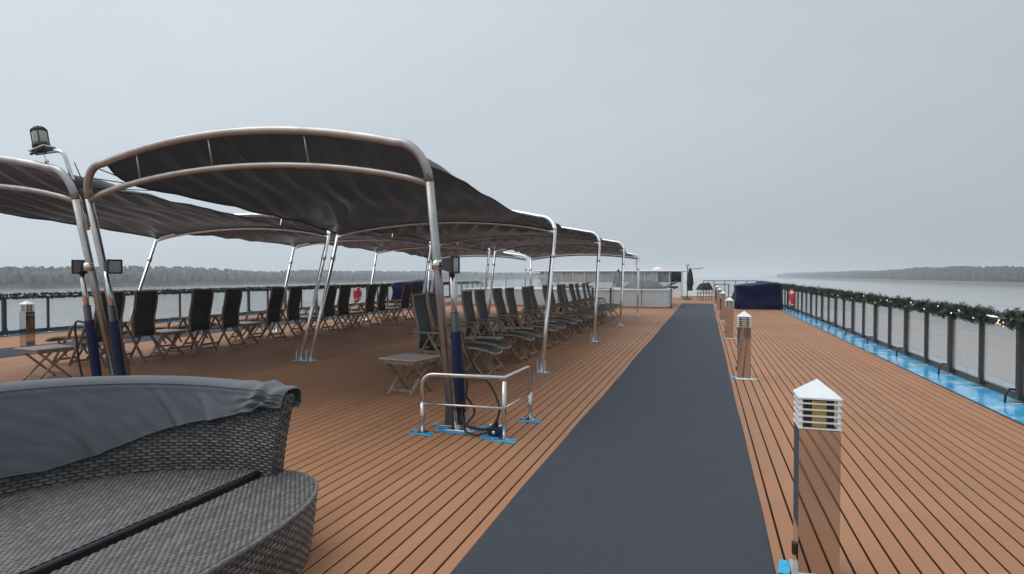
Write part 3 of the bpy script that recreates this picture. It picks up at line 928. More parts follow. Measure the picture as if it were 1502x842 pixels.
for i, p in enumerate((pA, pB, pC)):
    po = MB().tube([(p[0], p[1], 0), (p[0], p[1], 0.30 if i != 1 else gh - 0.03)], 0.021, 12).build('post', M['steel'], gd, True)
    MB().lathe([(0.055, 0), (0.055, 0.008), (0.03, 0.014)], 16, (p[0], p[1], 0.006)).build('flange', M['steel'], po)
    for k, (dx, dy, an) in enumerate(((-0.02, -0.06, 0.1), (0.03, -0.02, 0.5), (-0.05, 0.03, -0.4), (0.05, -0.07, -0.25))):
        MB().box((p[0] + dx, p[1] + dy, 0.003 + 0.001 * k), (0.17, 0.055, 0.002), Matrix.Rotation(an, 3, 'Z')).build('masking_tape', M['tape'], po)
MB().tube([(-0.82, 0, 0.285), (0, 0, 0.285)], 0.012, 10).build('middle_bar', M['steel'], gd, True)
MB().tube([(0, 0, 0.285), (0.02, 0.80, 0.285)], 0.012, 10).build('middle_bar', M['steel'], gd, True)

# ------------------------------------------------------------------ navigation lamp
nl = thing('navigation_lamp', 'navigation lamp with ribbed glass on a bent steel pole above the hoop corner', 'lamp', (CX - 0.02, 5.22, 2.02))
nl.rotation_euler = (0, R(-13), 0)
MB().tube([(0, 0, 0), (-0.02, -0.02, 0.35), (-0.05, -0.05, 0.72)] + rounded((-0.05, -0.05, 0.72), (-0.07, -0.07, 0.95), (-0.42, -0.12, 1.00), 0.10) + [(-0.42, -0.12, 1.00)], 0.021, 12).build('pole', M['steel'], nl, True)
MB().box((-0.33, -0.11, 1.03), (0.24, 0.15, 0.018), bev=0.004).build('platform', M['steel'], nl)
MB().tube([(-0.46, -0.15, 1.0), (-0.22, -0.17, 1.0)], 0.016, 8).build('cross_tube', M['dark'], nl, True)
MB().lathe([(0.085, 1.04), (0.09, 1.06), (0.088, 1.085), (0.07, 1.095)], 18, (-0.33, -0.11, 0)).build('lamp_base', M['dark'], nl, True)
MB().lathe([(0.066, 1.09), (0.072, 1.11), (0.074, 1.16), (0.074, 1.21), (0.068, 1.245)], 20, (-0.33, -0.11, 0)).build('lamp_glass', M['lampglass'], nl, True)
MB().lathe([(0.080, 1.24), (0.082, 1.25), (0.078, 1.262), (0.03, 1.272)], 18, (-0.33, -0.11, 0)).build('lamp_cap', M['dark'], nl, True)
for k in range(4):
    a = R(45 + 90 * k)
    MB().tube([(-0.33 + 0.079 * math.cos(a), -0.11 + 0.079 * math.sin(a), 1.08), (-0.33 + 0.079 * math.cos(a), -0.11 + 0.079 * math.sin(a), 1.25)], 0.006, 6).build('guard_bar', M['dark'], nl)
for k in range(2):
    a = R(45 + 90 * k)
    arc = [(-0.33 + 0.07 * math.cos(t) * math.cos(a), -0.11 + 0.07 * math.cos(t) * math.sin(a), 1.255 + 0.045 * math.sin(t)) for t in np.linspace(0, math.pi, 9)]
    MB().tube(arc, 0.006, 6).build('lifting_hoop', M['dark'], nl)
MB().tube([(-0.32, -0.12, 1.02), (-0.28, -0.13, 0.90), (-0.27, -0.13, 0.86)], 0.007, 6).build('stem', M['steel'], nl)
for k in range(3):
    a = R(120 * k)
    MB().bar((-0.27 - 0.035 * math.cos(a), -0.13, 0.85 - 0.035 * math.sin(a)), (-0.27 + 0.035 * math.cos(a), -0.13, 0.85 + 0.035 * math.sin(a)), 0.012, 0.02).build('wing_nut', M['steel'], nl)
cb = [(0.0, 0.03, 0.15), (0.02, -0.02, 0.35), (-0.01, -0.03, 0.48), (0.05, 0.02, 0.55), (0.0, 0.03, 0.62), (-0.02, 0.0, 0.8)]
MB().tube(cb, 0.006, 6).build('cable', M['rubber'], nl, True)

# ------------------------------------------------------------------ deck chairs and tables
def make_chair(lean):
    # faces local +x, origin on the deck below the hip
    t = thing('deck_chair', 'chair', 'deck chair', group='teak deck chairs')
    hw = 0.235
    # back rails follow a slight S
    def back(s):
        z = 0.43 + 0.79 * s
        x = -0.10 - lean * s + 0.03 * math.sin(s * math.pi * 1.7)
        return x, z
    bp = [back(s) for s in np.linspace(0, 1, 9)]
    for sy in (-1, 1):
        m = MB()
        for a, c in zip(bp[:-1], bp[1:]):
            m.bar((a[0], sy * hw, a[1]), (c[0], sy * hw, c[1]), 0.022, 0.042, up=(0, 1, 0))
        m.build('back_rail', M['teak'], t)
    MB().bar((bp[-1][0], -hw - 0.011, bp[-1][1]), (bp[-1][0], hw + 0.011, bp[-1][1]), 0.036, 0.03, bev=0.006).build('top_rail', M['teak'], t)
    vs = []; fs = []; nb = len(bp)
    for i, (x, z) in enumerate(bp):
        for q in (-1, -0.5, 0, 0.5, 1):
            vs.append((x - 0.018 * (1 - q * q) + 0.004, q * (hw - 0.012), z))
    for i in range(nb - 1):
        for k in range(4):
            a = i * 5 + k; fs.append((a, a + 1, a + 6, a + 5))
    s1 = MB().add(vs, fs).build('back_sling', M['sling'], t, True)
    s1.modifiers.new('thickness', 'SOLIDIFY').thickness = 0.004
    # seat
    sp = [(-0.07, 0.43), (0.05, 0.405), (0.2, 0.40), (0.35, 0.425), (0.44, 0.455)]
    for sy in (-1, 1):
        m = MB()
        for a, c in zip(sp[:-1], sp[1:]):
            m.bar((a[0], sy * hw, a[1]), (c[0], sy * hw, c[1]), 0.024, 0.04, up=(0, 1, 0))
        m.build('seat_rail', M['teak'], t)
    def sling(path, name, sag=0.02):
        vs = []; fs = []
        for (x, z) in path:
            for q in (-1, -0.5, 0, 0.5, 1): vs.append((x, q * (hw - 0.012), z + 0.012 - sag * (1 - q * q)))
        for i in range(len(path) - 1):
            for k in range(4):
                a = i * 5 + k; fs.append((a, a + 1, a + 6, a + 5))
        o = MB().add(vs, fs).build(name, M['sling'], t, True)
        o.modifiers.new('thickness', 'SOLIDIFY').thickness = 0.004
    sling(sp, 'seat_sling', 0.03)
    # leg rest with a curled end
    lp = [(0.46, 0.46), (0.60, 0.475), (0.78, 0.465), (0.92, 0.44), (1.02, 0.40)]
    loop = [(x, -hw, z) for (x, z) in lp] + [(1.05, -hw * 0.7, 0.385), (1.06, 0, 0.38), (1.05, hw * 0.7, 0.385)] + [(x, hw, z) for (x, z) in lp[::-1]]
    MB().tube(loop, 0.019, 8).build('leg_rest_frame', M['teak'], t, True)
    sling(lp, 'leg_rest_sling', 0.025)
    # arms
    for sy in (-1, 1):
        y = sy * (hw + 0.045)
        m = MB()
        m.bar((-0.16, y, 0.685), (0.30, y, 0.675), 0.055, 0.026, up=(0, 0, 1), bev=0.006)
        m.bar((0.29, y, 0.675), (0.37, y, 0.655), 0.055, 0.026, up=(0, 0, 1), bev=0.006)
        m.build('armrest', M['teak'], t)
        MB().bar((0.36, y, 0.655), (0.45, y, 0.44), 0.03, 0.04, up=(0, 1, 0)).build('arm_support', M['teak'], t)
        yo = sy * (hw + 0.024)
        MB().bar((0.06, yo, 0.67), (0.46, yo, 0.0), 0.022, 0.045, up=(0, 1, 0)).build('leg', M['teak'], t)
        MB().bar((0.10, yo - sy * 0.046, 0.655), (-0.30, yo - sy * 0.046, 0.0), 0.022, 0.045, up=(0, 1, 0)).build('leg', M['teak'], t)
        MB().bar((0.58, sy * (hw - 0.03), 0.455), (0.94, sy * (hw - 0.03), 0.0), 0.022, 0.038, up=(0, 1, 0)).build('leg_rest_leg', M['teak'], t)
        MB().bar((0.84, sy * (hw - 0.055), 0.43), (0.62, sy * (hw - 0.055), 0.14), 0.018, 0.03, up=(0, 1, 0)).build('leg_rest_brace', M['teak'], t)
    for (x, z) in ((0.42, 0.065), (-0.26, 0.065)):
        MB().bar((x, -hw - 0.01, z), (x, hw + 0.01, z), 0.02, 0.038).build('stretcher', M['teak'], t)
    MB().bar((0.885, -hw + 0.03, 0.07), (0.885, hw - 0.03, 0.07), 0.02, 0.036).build('stretcher', M['teak'], t)
    MB().bar((0.45, -hw, 0.455), (0.45, hw, 0.455), 0.03, 0.03).build('seat_front_rail', M['teak'], t)
    return t

def make_table():
    t = thing('side_table', 'table', 'side table', group='teak side tables')
    n = 6; w = 0.56
    for k in range(n):
        MB().box((0, -w / 2 + (k + 0.5) * w / n, 0.452), (w, w / n - 0.008, 0.018), bev=0.003).build('slat', M['teak_top_lit'], t)
    for sx in (-1, 1):
        MB().box((sx * 0.225, 0, 0.418), (0.022, w - 0.07, 0.050)).build('apron', M['teak'], t)
        MB().box((0, sx * 0.235, 0.418), (0.426, 0.022, 0.050)).build('apron', M['teak'], t)
    for i, sx in enumerate((-1, 1)):
        x = sx * 0.19
        MB().bar((x, -0.22, 0.42), (x, 0.22, 0.0), 0.022, 0.042, up=(1, 0, 0)).build('leg', M['teak'], t)
        MB().bar((x - sx * 0.026, 0.22, 0.42), (x - sx * 0.026, -0.22, 0.0), 0.022, 0.042, up=(1, 0, 0)).build('leg', M['teak'], t)
    for sy in (-1, 1):
        MB().bar((-0.19, sy * 0.165, 0.053), (0.19, sy * 0.165, 0.053), 0.02, 0.034).build('stretcher', M['teak'], t)
    return t

chs = [make_chair(a) for a in (0.05, 0.025, 0.095)]; tb = make_table()
_used = [False] * 3
def next_chair(k):
    if not _used[k]:
        _used[k] = True
        return chs[k]
    return dup(chs[k])
RZ = [8.05, 8.75, 9.98, 10.68, 11.93, 12.58, 13.82, 14.56, 15.65, 16.36, 17.40, 18.06, 19.10, 19.85, 21.14, 21.80]
LZ = [7.48, 8.18, 9.43, 10.16, 11.58, 12.31, 13.72, 14.42, 15.80, 16.60, 18.08, 18.86]
XR, XL = -3.93, -9.60
for i, z in enumerate(RZ):
    o = next_chair((0, 0, 1, 0, 2, 0, 1, 2)[i % 8])
    o.location = (XR + rng.uniform(-0.05, 0.05), z + 0.245, 0); o.rotation_euler = (0, 0, R(rng.uniform(-3.5, 3.5)))
    o['label'] = 'teak sling chair facing the carpet, %s in its row from the guard rail' % ORD[i]
for i, z in enumerate(LZ):
    o = next_chair((0, 1, 0, 0, 2, 1)[i % 6])
    o.location = (XL + rng.uniform(-0.06, 0.06), z + 0.245, 0); o.rotation_euler = (0, 0, R(180 + rng.uniform(-5, 5)))
    o['label'] = ('teak sling chair facing the far railing, %s from the double navy struts' % ORD[i])
rt = [7.08] + [(RZ[k] + 0.49 + RZ[k + 1]) / 2 for k in range(1, 15, 2)]
lt = [6.45] + [(LZ[k] + 0.49 + LZ[k + 1]) / 2 for k in range(1, 11, 2)]
for i, z in enumerate(rt):
    o = tb if i == 0 else dup(tb)
    o.location = (-3.62 + (0 if i == 0 else 0.06), z, 0); o.rotation_euler = (0, 0, R(-9 if i == 0 else rng.uniform(-4, 4)))
    if i: o.scale = (1, 0.82, 1)
    o['label'] = 'square teak side table at the guard rail end of the chairs facing the carpet' if i == 0 else \
        'teak side table wedged between chairs %s gap from the guard rail end' % ORD[i - 1]
for i, z in enumerate(lt):
    o = dup(tb, (-9.15 if i == 0 else -9.72, z, 0), R(-6 if i == 0 else rng.uniform(-4, 4)),
            'teak side table standing clear of the chairs near the lone bollard' if i == 0 else
            'teak side table between away-facing chairs, %s gap from the sleeved double struts' % ORD[i - 1])
    if i: o.scale = (1, 0.95, 1)

# ------------------------------------------------------------------ wicker daybed, ottoman, cover
SX, SY, SR = -2.42, 1.86, 1.16
def weave(pu, pv, amp):
    """height and tone of strands running along s over stakes; s, t in metres"""
    tab = rng.uniform(0, 1, (97, 89))
    def parts(s, t):
        row = np.floor(t / pv); fr = t / pv - row
        c = s / pu + 0.5 * np.mod(row, 2)
        a = np.abs(np.sin(math.pi * c)); f = np.clip(np.sin(math.pi * fr), 0, 1)
        return row, np.floor(c), a, f
    def d(s, t):
        row, cell, a, f = parts(s, t)
        return amp * (0.1 + 0.9 * a) * np.sqrt(f)
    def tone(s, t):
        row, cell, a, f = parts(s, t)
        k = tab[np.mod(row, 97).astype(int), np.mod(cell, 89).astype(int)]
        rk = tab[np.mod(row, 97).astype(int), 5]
        e_ = np.clip((a - 0.12) / 0.5, 0, 1) * np.clip((f - 0.12) / 0.45, 0, 1)  # mask falls off at strand edges, painting shade into the gaps
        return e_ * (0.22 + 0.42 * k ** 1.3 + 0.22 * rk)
    return d, tone
sofa = thing('wicker_daybed', 'round grey wicker daybed with high curved back under a furniture cover', 'daybed', (SX, SY, 0))
T0, T1 = R(-4), R(176)
def back_h(th): return 0.80 + 0.12 * np.clip(np.sin(np.clip(th + 0.12, 0, 3.2)), 0, 1) ** 0.7
# angle th from +y towards -x
prof_in = [(-0.115, 0.30), (-0.115, 0.40), (-0.10, 0.50), (-0.075, 0.62), (-0.045, 0.74)]
def wall_pt(th, q):
    """q along the profile: 0..1 inner face up, 1..1.25 over the top, 1.25..2.25 outer face down"""
    H = back_h(th)
    r = np.zeros_like(q); z = np.zeros_like(q)
    a = np.clip(q, 0, 1)
    r_in = SR - 0.13 + 0.07 * a ** 1.8
    z_in = 0.30 + (H - 0.05 - 0.30) * a
    b_ = np.clip((q - 1) / 0.25, 0, 1) * math.pi
    r_tp = (SR - 0.06) + 0.05 - 0.05 * np.cos(b_)
    z_tp = H - 0.05 + 0.05 * np.sin(b_)
    c_ = np.clip((q - 1.25), 0, 1)
    r_ou = SR + 0.04 - 0.09 * np.sin(c_ * math.pi * 0.5) ** 0.7
    z_ou = (H - 0.05) * (1 - c_) + 0.02 * c_
    r = np.where(q <= 1, r_in, np.where(q <= 1.25, r_tp, r_ou))
    z = np.where(q <= 1, z_in, np.where(q <= 1.25, z_tp, z_ou))
    flare = -0.035 * np.clip((z - 0.45) / 0.4, 0, 1) ** 1.5
    return r, z, flare
wv, wt = weave(0.062, 0.0185, 0.008)
def back_fn(u, v):
    th = T0 + (T1 - T0) * u
    r, z, flare = wall_pt(th, v * 2.25)
    th2 = th + flare * np.clip(1 - u * 12, 0, 1)
    return -np.sin(th2) * r, np.cos(th2) * r, z
def back_disp(u, v, P):
    th = T0 + (T1 - T0) * u
    return wv(th * SR, v * 2.25 * 0.58)
def back_tone(u, v, P): return wt((T0 + (T1 - T0) * u) * SR, v * 2.25 * 0.58)
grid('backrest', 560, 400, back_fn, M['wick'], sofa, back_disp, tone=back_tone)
# end of the arm
def end_fn(u, v):
    q = v * 1.125
    r1, z1, fl = wall_pt(np.full_like(q, T0), q)
    r2, z2, fl2 = wall_pt(np.full_like(q, T0), 2.25 - q)
    z2 = np.where(v < 1, z2, z2)
    th = T0 + fl + R(-0.25) * np.sin(u * math.pi)
    r = r1 + (r2 - r1) * u
    z = z1 + (z2 - z1) * u * np.clip((z1 - 0.3) / 0.3 + 0.0, 0, 1) if False else z1 + (z2 - z1) * u
    return -np.sin(th) * r, np.cos(th) * r, z
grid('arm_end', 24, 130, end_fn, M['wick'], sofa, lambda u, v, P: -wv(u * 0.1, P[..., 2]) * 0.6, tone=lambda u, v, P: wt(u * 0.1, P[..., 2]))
# seat: half disc
sv, stn = weave(0.040, 0.0150, 0.006)
XF = -0.02
def seat_fn(u, v):
    x = XF - (SR - 0.105 + XF) * v
    ym = np.sqrt(np.clip((SR - 0.10) ** 2 - x ** 2, 0, None))
    y = (2 * u - 1) * ym
    z = 0.372 - 0.004 * np.cos(u * 20) * 0 + 0.012 * np.exp(-v / 0.04)
    return x, y, z
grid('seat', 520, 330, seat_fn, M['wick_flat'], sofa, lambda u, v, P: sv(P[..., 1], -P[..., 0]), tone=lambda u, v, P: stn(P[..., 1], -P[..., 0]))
MB().tube([(XF + 0.004, -1.03, 0.372), (XF + 0.004, 1.03, 0.372)], 0.012, 10).build('seat_edge', M['wick_dark'], sofa, True)
MB().box((XF - 0.008, 0, 0.195), (0.024, 2.06, 0.374)).build('seat_front', M['wick_dark'], sofa)

ott = thing('wicker_ottoman', 'half-oval grey wicker footstool pushed against the daybed', 'ottoman', (SX + 0.016, SY + 0.03, 0))
OD, OZ, EXP = 0.57, 1.12, 2.7
def ox_at(y): return OD * np.clip(1 - np.abs(y / OZ) ** EXP, 0, None) ** (1 / EXP)
def otop(u, v):
    a = (u - 0.5) * math.pi
    cs, sn = np.cos(a), np.sin(a)
    ex = np.sign(cs) * np.abs(cs) ** (2 / EXP) * OD; ey = np.sign(sn) * np.abs(sn) ** (2 / EXP) * OZ
    return ex * v, ey * (1 - 0.0 * v), 0.35 + 0 * v
def otop_fn(u, v):
    y = (2 * u - 1) * (OZ - 0.002)
    x = ox_at(y) * v
    d = (1 - v) * ox_at(y)
    edge = np.minimum(ox_at(y) * (1 - v), (OZ - np.abs(y)))
    z = 0.352 + 0.010 * np.exp(-((edge - 0.02) / 0.035) ** 2) - 0.02 * np.exp(-edge / 0.008)
    return x, y, z
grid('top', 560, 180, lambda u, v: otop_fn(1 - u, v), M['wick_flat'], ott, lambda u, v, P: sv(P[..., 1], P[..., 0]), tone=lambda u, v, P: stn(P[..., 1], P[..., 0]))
ang = np.linspace(-math.pi / 2, math.pi / 2, 2000)
oxy = np.stack([np.abs(np.cos(ang)) ** (2 / EXP) * OD, np.sign(np.sin(ang)) * np.abs(np.sin(ang)) ** (2 / EXP) * OZ], -1)
olen = np.r_[0, np.cumsum(np.hypot(*np.diff(oxy, axis=0).T))]
def oside_fn(u, v):
    s = u * olen[-1]
    x = np.interp(s, olen, oxy[:, 0]); y = np.interp(s, olen, oxy[:, 1])
    k = 1 - 0.07 * (1 - v) ** 1.4
    return x * k, y * (1 - 0.03 * (1 - v)), 0.015 + 0.34 * v
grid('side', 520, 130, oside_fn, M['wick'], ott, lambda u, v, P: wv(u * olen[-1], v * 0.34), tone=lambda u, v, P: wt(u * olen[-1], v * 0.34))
MB().box((0.0, 0, 0.18), (0.02, 2 * OZ - 0.08, 0.33)).build('back_panel', M['wick_dark'], ott)
rim = [(float(x), float(y), 0.352) for x, y in oxy[::25]]
MB().tube(rim, 0.011, 8).build('rim', M['rim_grey'], ott, True)

# furniture cover draped over the back
def cover_fn(u, v):
    th = R(-4.8) + (R(165) - R(-4.8)) * u
    H = back_h(th)
    drop_in = 0.03 + 0.37 * np.clip((th - R(1)) / R(62), 0, 1) ** 0.9 + 0.010 * np.sin(th * 9)
    drop_out = 0.06 + 0.25 * np.clip((th - R(4)) / R(14), 0, 1) + 0.03 * np.sin(th * 6)
    # v: 0 = inner hem, 0.5 = top, 1 = outer hem
    q = np.where(v < 0.42, v / 0.42, np.where(v < 0.58, 1 + (v - 0.42) / 0.16 * 0.25, 1.25 + (v - 0.58) / 0.42))
    a = np.clip(v / 0.42, 0, 1)
    z_in = (H - 0.05) - drop_in * (1 - a)
    aa = np.clip((z_in - 0.30) / (H - 0.35), 0, 1)
    r_in = SR - 0.13 + 0.07 * aa ** 1.8 - 0.022
    b_ = np.clip((v - 0.42) / 0.16, 0, 1) * math.pi
    r_tp = (SR - 0.06) + 0.05 - 0.073 * np.cos(b_)
    z_tp = H - 0.05 + 0.068 * np.sin(b_)
    c_ = np.clip((v - 0.58) / 0.42, 0, 1)
    r_ou = SR + 0.063 - 0.02 * c_
    z_ou = (H - 0.05) - drop_out * c_
    r = np.where(v < 0.42, r_in, np.where(v < 0.58, r_tp, r_ou))
    z = np.where(v < 0.42, z_in, np.where(v < 0.58, z_tp, z_ou))
    # wrinkles hanging from the rim, slanting
    g = th * SR
    w = 0.005 * np.sin(g * 6 + z * 9 + 1.2 * np.sin(g * 3.1)) * np.clip(1 - a, 0.15, 1)
    w = w + 0.040 * np.exp(-((g - 0.42 - (z - 0.8) * 0.55) / 0.035) ** 2) * np.clip(1 - a * 0.9, 0, 1)
    w = w + 0.034 * np.exp(-((g - 0.66 - (z - 0.8) * 0.75) / 0.030) ** 2) * np.clip(1 - a * 0.9, 0, 1)
    w = w + 0.032 * np.exp(-((g - 1.12 - (z - 0.8) * 0.4) / 0.05) ** 2) * np.clip(1 - a * 0.9, 0, 1)
    w = w + 0.001 * np.sin(g * 23 + z * 31) * np.sin(g * 11 - z * 17 + 1) + 0.0015 * np.sin(g * 41 - z * 53 + 2 * np.sin(g * 7))
    # bunched folds at the arm end
    bun = np.exp(-((g - 0.02) / 0.13) ** 2)
    w = w + bun * (0.018 + 0.014 * np.sin(g * 55 + v * 9) + 0.012 * np.sin(v * 31 + g * 20))
    z = z + bun * 0.018 * np.clip(np.sin(v * math.pi), 0, 1) + bun * 0.010 * np.sin(g * 48 + v * 12)
    r = np.where(v < 0.5, r - np.abs(w), r + np.abs(w))
    th2 = th - 0.035 * np.clip((z - 0.45) / 0.4, 0, 1) ** 1.5 * np.clip(1 - u * 12, 0, 1)
    return SX - np.sin(th2) * r, SY + np.cos(th2) * r, z
cv = grid('furniture_cover', 320, 110, cover_fn, M['cover'], None, thick=0.004)
_v = np.linspace(0, 1, 220)
for _vv in (0.445,):
    _x, _y, _z = cover_fn(_v, np.full_like(_v, _vv))
    MB().tube(list(zip(_x, _y, _z + 0.002)), 0.0055, 6).build('piping', M['cover_edge'], cv, True)
_x, _y, _z = cover_fn(_v, np.zeros_like(_v))
MB().tube(list(zip(_x, _y, _z)), 0.006, 6).build('hem', M['cover_edge'], cv, True)
tag(cv, 'slate grey fabric cover draped over the back of the wicker daybed', 'furniture cover')

# ------------------------------------------------------------------ navy covered boxes
def covered_box(x0, x1, y0, y1, h, label, seed):
    p = np.random.RandomState(seed).uniform(0, 6.28, 8)
    cx, cy = (x0 + x1) / 2, (y0 + y1) / 2
    w, d = (x1 - x0) / 2, (y1 - y0) / 2
    def fn(u, v):
        a = u * 2 * math.pi
        c, s = np.cos(a), np.sin(a)
        e = 0.28
        ux = np.sign(c) * np.abs(c) ** e; uy = np.sign(s) * np.abs(s) ** e
        # v 0..0.7 wall from deck up, 0.7..1 roof
        wall = np.clip(v / 0.7, 0, 1); roof = np.clip((v - 0.7) / 0.3, 0, 1)
        k = (1.0 - 0.04 * wall) * (1 - roof) + 0.0 * roof
        z = 0.02 + (h - 0.10 - 0.10 * np.clip(-ux, 0, 1) + 0.03 * np.sin(4 * ux + p[5])) * wall + 0.10 * np.sin(roof * math.pi / 2) + 0.05 * ux * roof * (1 - roof) + 0.03 * np.sin(3 * ux * roof + p[0])* (1 - roof) * roof
        tv = ux * 1.7 + uy * 1.3
        wr = 0.022 * np.sin(a * 9 + z * 3 + p[1]) * (1 - wall) + 0.085 * np.sin(z * 4.5 + 2.2 * tv + 1.3 * np.sin(2 * tv + p[3]) + p[2]) * np.sin(wall * math.pi) * (0.4 + 0.6 * np.sin(tv + p[4]) ** 2)
        return cx + ux * (w * k + wr * (1 - roof)), cy + uy * (d * k + wr * (1 - roof)), z
    o = grid('covered_box', 180, 60, fn, M['navy'])
    return tag(o, label, 'covered furniture')
covered_box(1.20, 3.22, 28.9, 31.6, 1.20, 'navy tarpaulin covered box beside the garlanded railing', 3)
covered_box(2 * CX - 3.0, 2 * CX - 1.25, 29.6, 33.0, 1.22, 'navy tarpaulin covered box behind the away-facing chairs', 5)

# ------------------------------------------------------------------ life buoys
def buoy(x, y, sgn, label):
    t = thing('life_buoy', label, 'life buoy', (x, y, 0), group='red life buoys on the railings')
    ring = [(0, 0.27 * math.cos(a), 0.55 + 0.30 * math.sin(a)) for a in np.linspace(0, 2 * math.pi, 29)[:-1]]
    MB().tube(ring, 0.075, 10, closed=True).build('ring', M['red'], t, True)
    for k in range(4):
        a0 = R(45 + 90 * k)
        seg = [(0, 0.27 * math.cos(a), 0.55 + 0.30 * math.sin(a)) for a in np.linspace(a0 - 0.12, a0 + 0.12, 4)]
        MB().tube(seg, 0.078, 10).build('band', M['white'], t, True)
    MB().box((sgn * 0.06, 0, 0.5), (0.02, 0.4, 0.7), bev=0.004).build('holder', M['red'], t)
    return t
buoy(RAILX - 0.16, 27.9, 1, 'red life buoy hung on the garlanded railing next to the blue box')
buoy(LRAIL + 0.16, 27.2, -1, 'red life buoy hung on the railing behind the away-facing chairs')

# ------------------------------------------------------------------ wind screen
ws = thing('wind_screen', 'tall framed glass wind screen across the deck behind the last canopy hoop', 'glass screen', (0, 28.4, 0))
wx0, wx1 = 2 * CX + 1.5, -1.5
npan = 8; pwid = (wx1 - wx0) / npan
for k in range(npan + 1):
    x = wx0 + k * pwid
    po = MB().box((x, 0, 0.80), (0.045, 0.045, 1.60), bev=0.004).build('post', M['steel'] if k < npan else M['rail_post'], ws)
    MB().box((x, -0.03, 0.006), (0.12, 0.12, 0.012)).build('base_plate', M['steel'], po)
for k in range(npan):
    x = wx0 + (k + 0.5) * pwid
    pn = MB().box((x, 0, 0.83), (pwid - 0.05, 0.012, 1.50)).build('glass_pane', M['screen_glass'], ws)
    for q in (-0.28, 0.28):
        MB().box((x + q * pwid, -0.012, 1.585), (0.05, 0.03, 0.05)).build('clip', M['dark'], pn)
MB().box(((wx0 + wx1) / 2, 0, 1.612), (wx1 - wx0 + 0.05, 0.04, 0.02)).build('top_rail', M['steel'], ws)
MB().box(((wx0 + wx1) / 2, 0, 0.055), (wx1 - wx0 - 0.05, 0.03, 0.03)).build('bottom_rail', M['rail_post'], ws)

pool = thing('pool_surround', 'white boxed pool surround behind the glass wind screen', 'pool surround', (CX, 31.4, 0))
MB().box((0, 0, 0.40), (10.0, 4.6, 0.80), bev=0.03).build('wall', M['white'], pool)
MB().box((0, 0, 0.815), (10.12, 4.72, 0.05), bev=0.012).build('coping', M['white'], pool)
def mound(name, cx, cy, z0, w, d, h, material, label, cat):
    def fn(u, v):
        a = u * 2 * math.pi
        r = np.sin(v * math.pi / 2)
        return cx + w * np.cos(a) * r * (1 + 0.12 * np.sin(3 * a)), cy + d * np.sin(a) * r, z0 + h * (1 - r ** 2.5) + 0.04 * np.sin(5 * a + 4 * v) * np.sin(v * math.pi)
    return tag(grid(name, 60, 24, fn, material), label, cat)
mound('folded_cover', -3.0, 31.2, 0.84, 1.1, 0.7, 0.42, M['grey_case'], 'dark folded pool cover heaped on the white surround behind the glass', 'pool cover')

# ------------------------------------------------------------------ people behind the glass
def person(x, y, h, coat, label, rz):
    t = thing('person', label, 'person', (x, y, 0), rz)
    s = h / 1.75
    J = {'pel': (0, 0, .95), 'ch': (0, .01, 1.25), 'nk': (0, 0, 1.47), 'hd': (0, -.02, 1.58), 'tp': (0, -.01, 1.70),
         'shl': (-.19, 0, 1.40), 'ell': (-.25, .03, 1.12), 'wrl': (-.22, -.10, .90), 'hal': (-.20, -.13, .82),
         'shr': (.19, 0, 1.40), 'elr': (.25, .03, 1.12), 'wrr': (.22, -.10, .90), 'har': (.20, -.13, .82),
         'hil': (-.10, 0, .90), 'knl': (-.11, -.02, .50), 'anl': (-.12, .02, .08), 'tol': (-.13, -.14, .03),
         'hir': (.10, 0, .90), 'knr': (.11, -.02, .50), 'anr': (.12, .02, .08), 'tor': (.13, -.14, .03)}
    Rr = {'pel': (.17, .12), 'ch': (.18, .12), 'nk': (.058, .058), 'hd': (.078, .09), 'tp': (.05, .06), 'shl': (.075, .075), 'shr': (.075, .075),
          'ell': (.052, .052), 'elr': (.052, .052), 'wrl': (.036, .036), 'wrr': (.036, .036), 'hal': (.03, .045), 'har': (.03, .045),
          'hil': (.095, .1), 'hir': (.095, .1), 'knl': (.062, .062), 'knr': (.062, .062), 'anl': (.045, .045), 'anr': (.045, .045), 'tol': (.04, .03), 'tor': (.04, .03)}
    E_ = [('pel', 'ch'), ('ch', 'nk'), ('nk', 'hd'), ('hd', 'tp'), ('ch', 'shl'), ('shl', 'ell'), ('ell', 'wrl'), ('wrl', 'hal'), ('ch', 'shr'), ('shr', 'elr'),
          ('elr', 'wrr'), ('wrr', 'har'), ('pel', 'hil'), ('hil', 'knl'), ('knl', 'anl'), ('anl', 'tol'), ('pel', 'hir'), ('hir', 'knr'), ('knr', 'anr'), ('anr', 'tor')]
    ks = list(J)
    me = bpy.data.meshes.new('body')
    me.from_pydata([tuple(c * s for c in J[k]) for k in ks], [(ks.index(a), ks.index(b_)) for a, b_ in E_], [])
    o = bpy.data.objects.new('body', me); col.objects.link(o); o.parent = t
    sk = o.modifiers.new('skin', 'SKIN'); sk.use_smooth_shade = True
    for i, k in enumerate(ks):
        me.skin_vertices[0].data[i].radius = tuple(q * s for q in Rr[k])
        me.skin_vertices[0].data[i].use_root = (k == 'pel')
    o.modifiers.new('subdivision', 'SUBSURF').levels = 1
    o.modifiers['subdivision'].render_levels = 1
    me.materials.append(coat)
    # hair and trousers follow the body
    MB().lathe([(0.02, 1.735), (0.06, 1.722), (0.088, 1.67), (0.094, 1.62), (0.088, 1.575), (0.07, 1.56)][::-1], 14, (0, 0.012, 0), sx=0.92, sy=1.1).build('hair', M['blackcloth'], t, True)
    MB().lathe([(0.055, 1.50), (0.075, 1.55), (0.083, 1.60), (0.078, 1.655), (0.05, 1.68)], 14, (0, -0.02, 0), sx=0.95, sy=1.12).build('face', M['skin'], t, True)
    for sx in (-1, 1):
        MB().tube([(sx * .10, 0, .92), (sx * .11, -.02, .50), (sx * .12, .02, .06)], [0.115, 0.085, 0.075], 12).build('trouser_leg', M['trouser'], t, True)
    return t
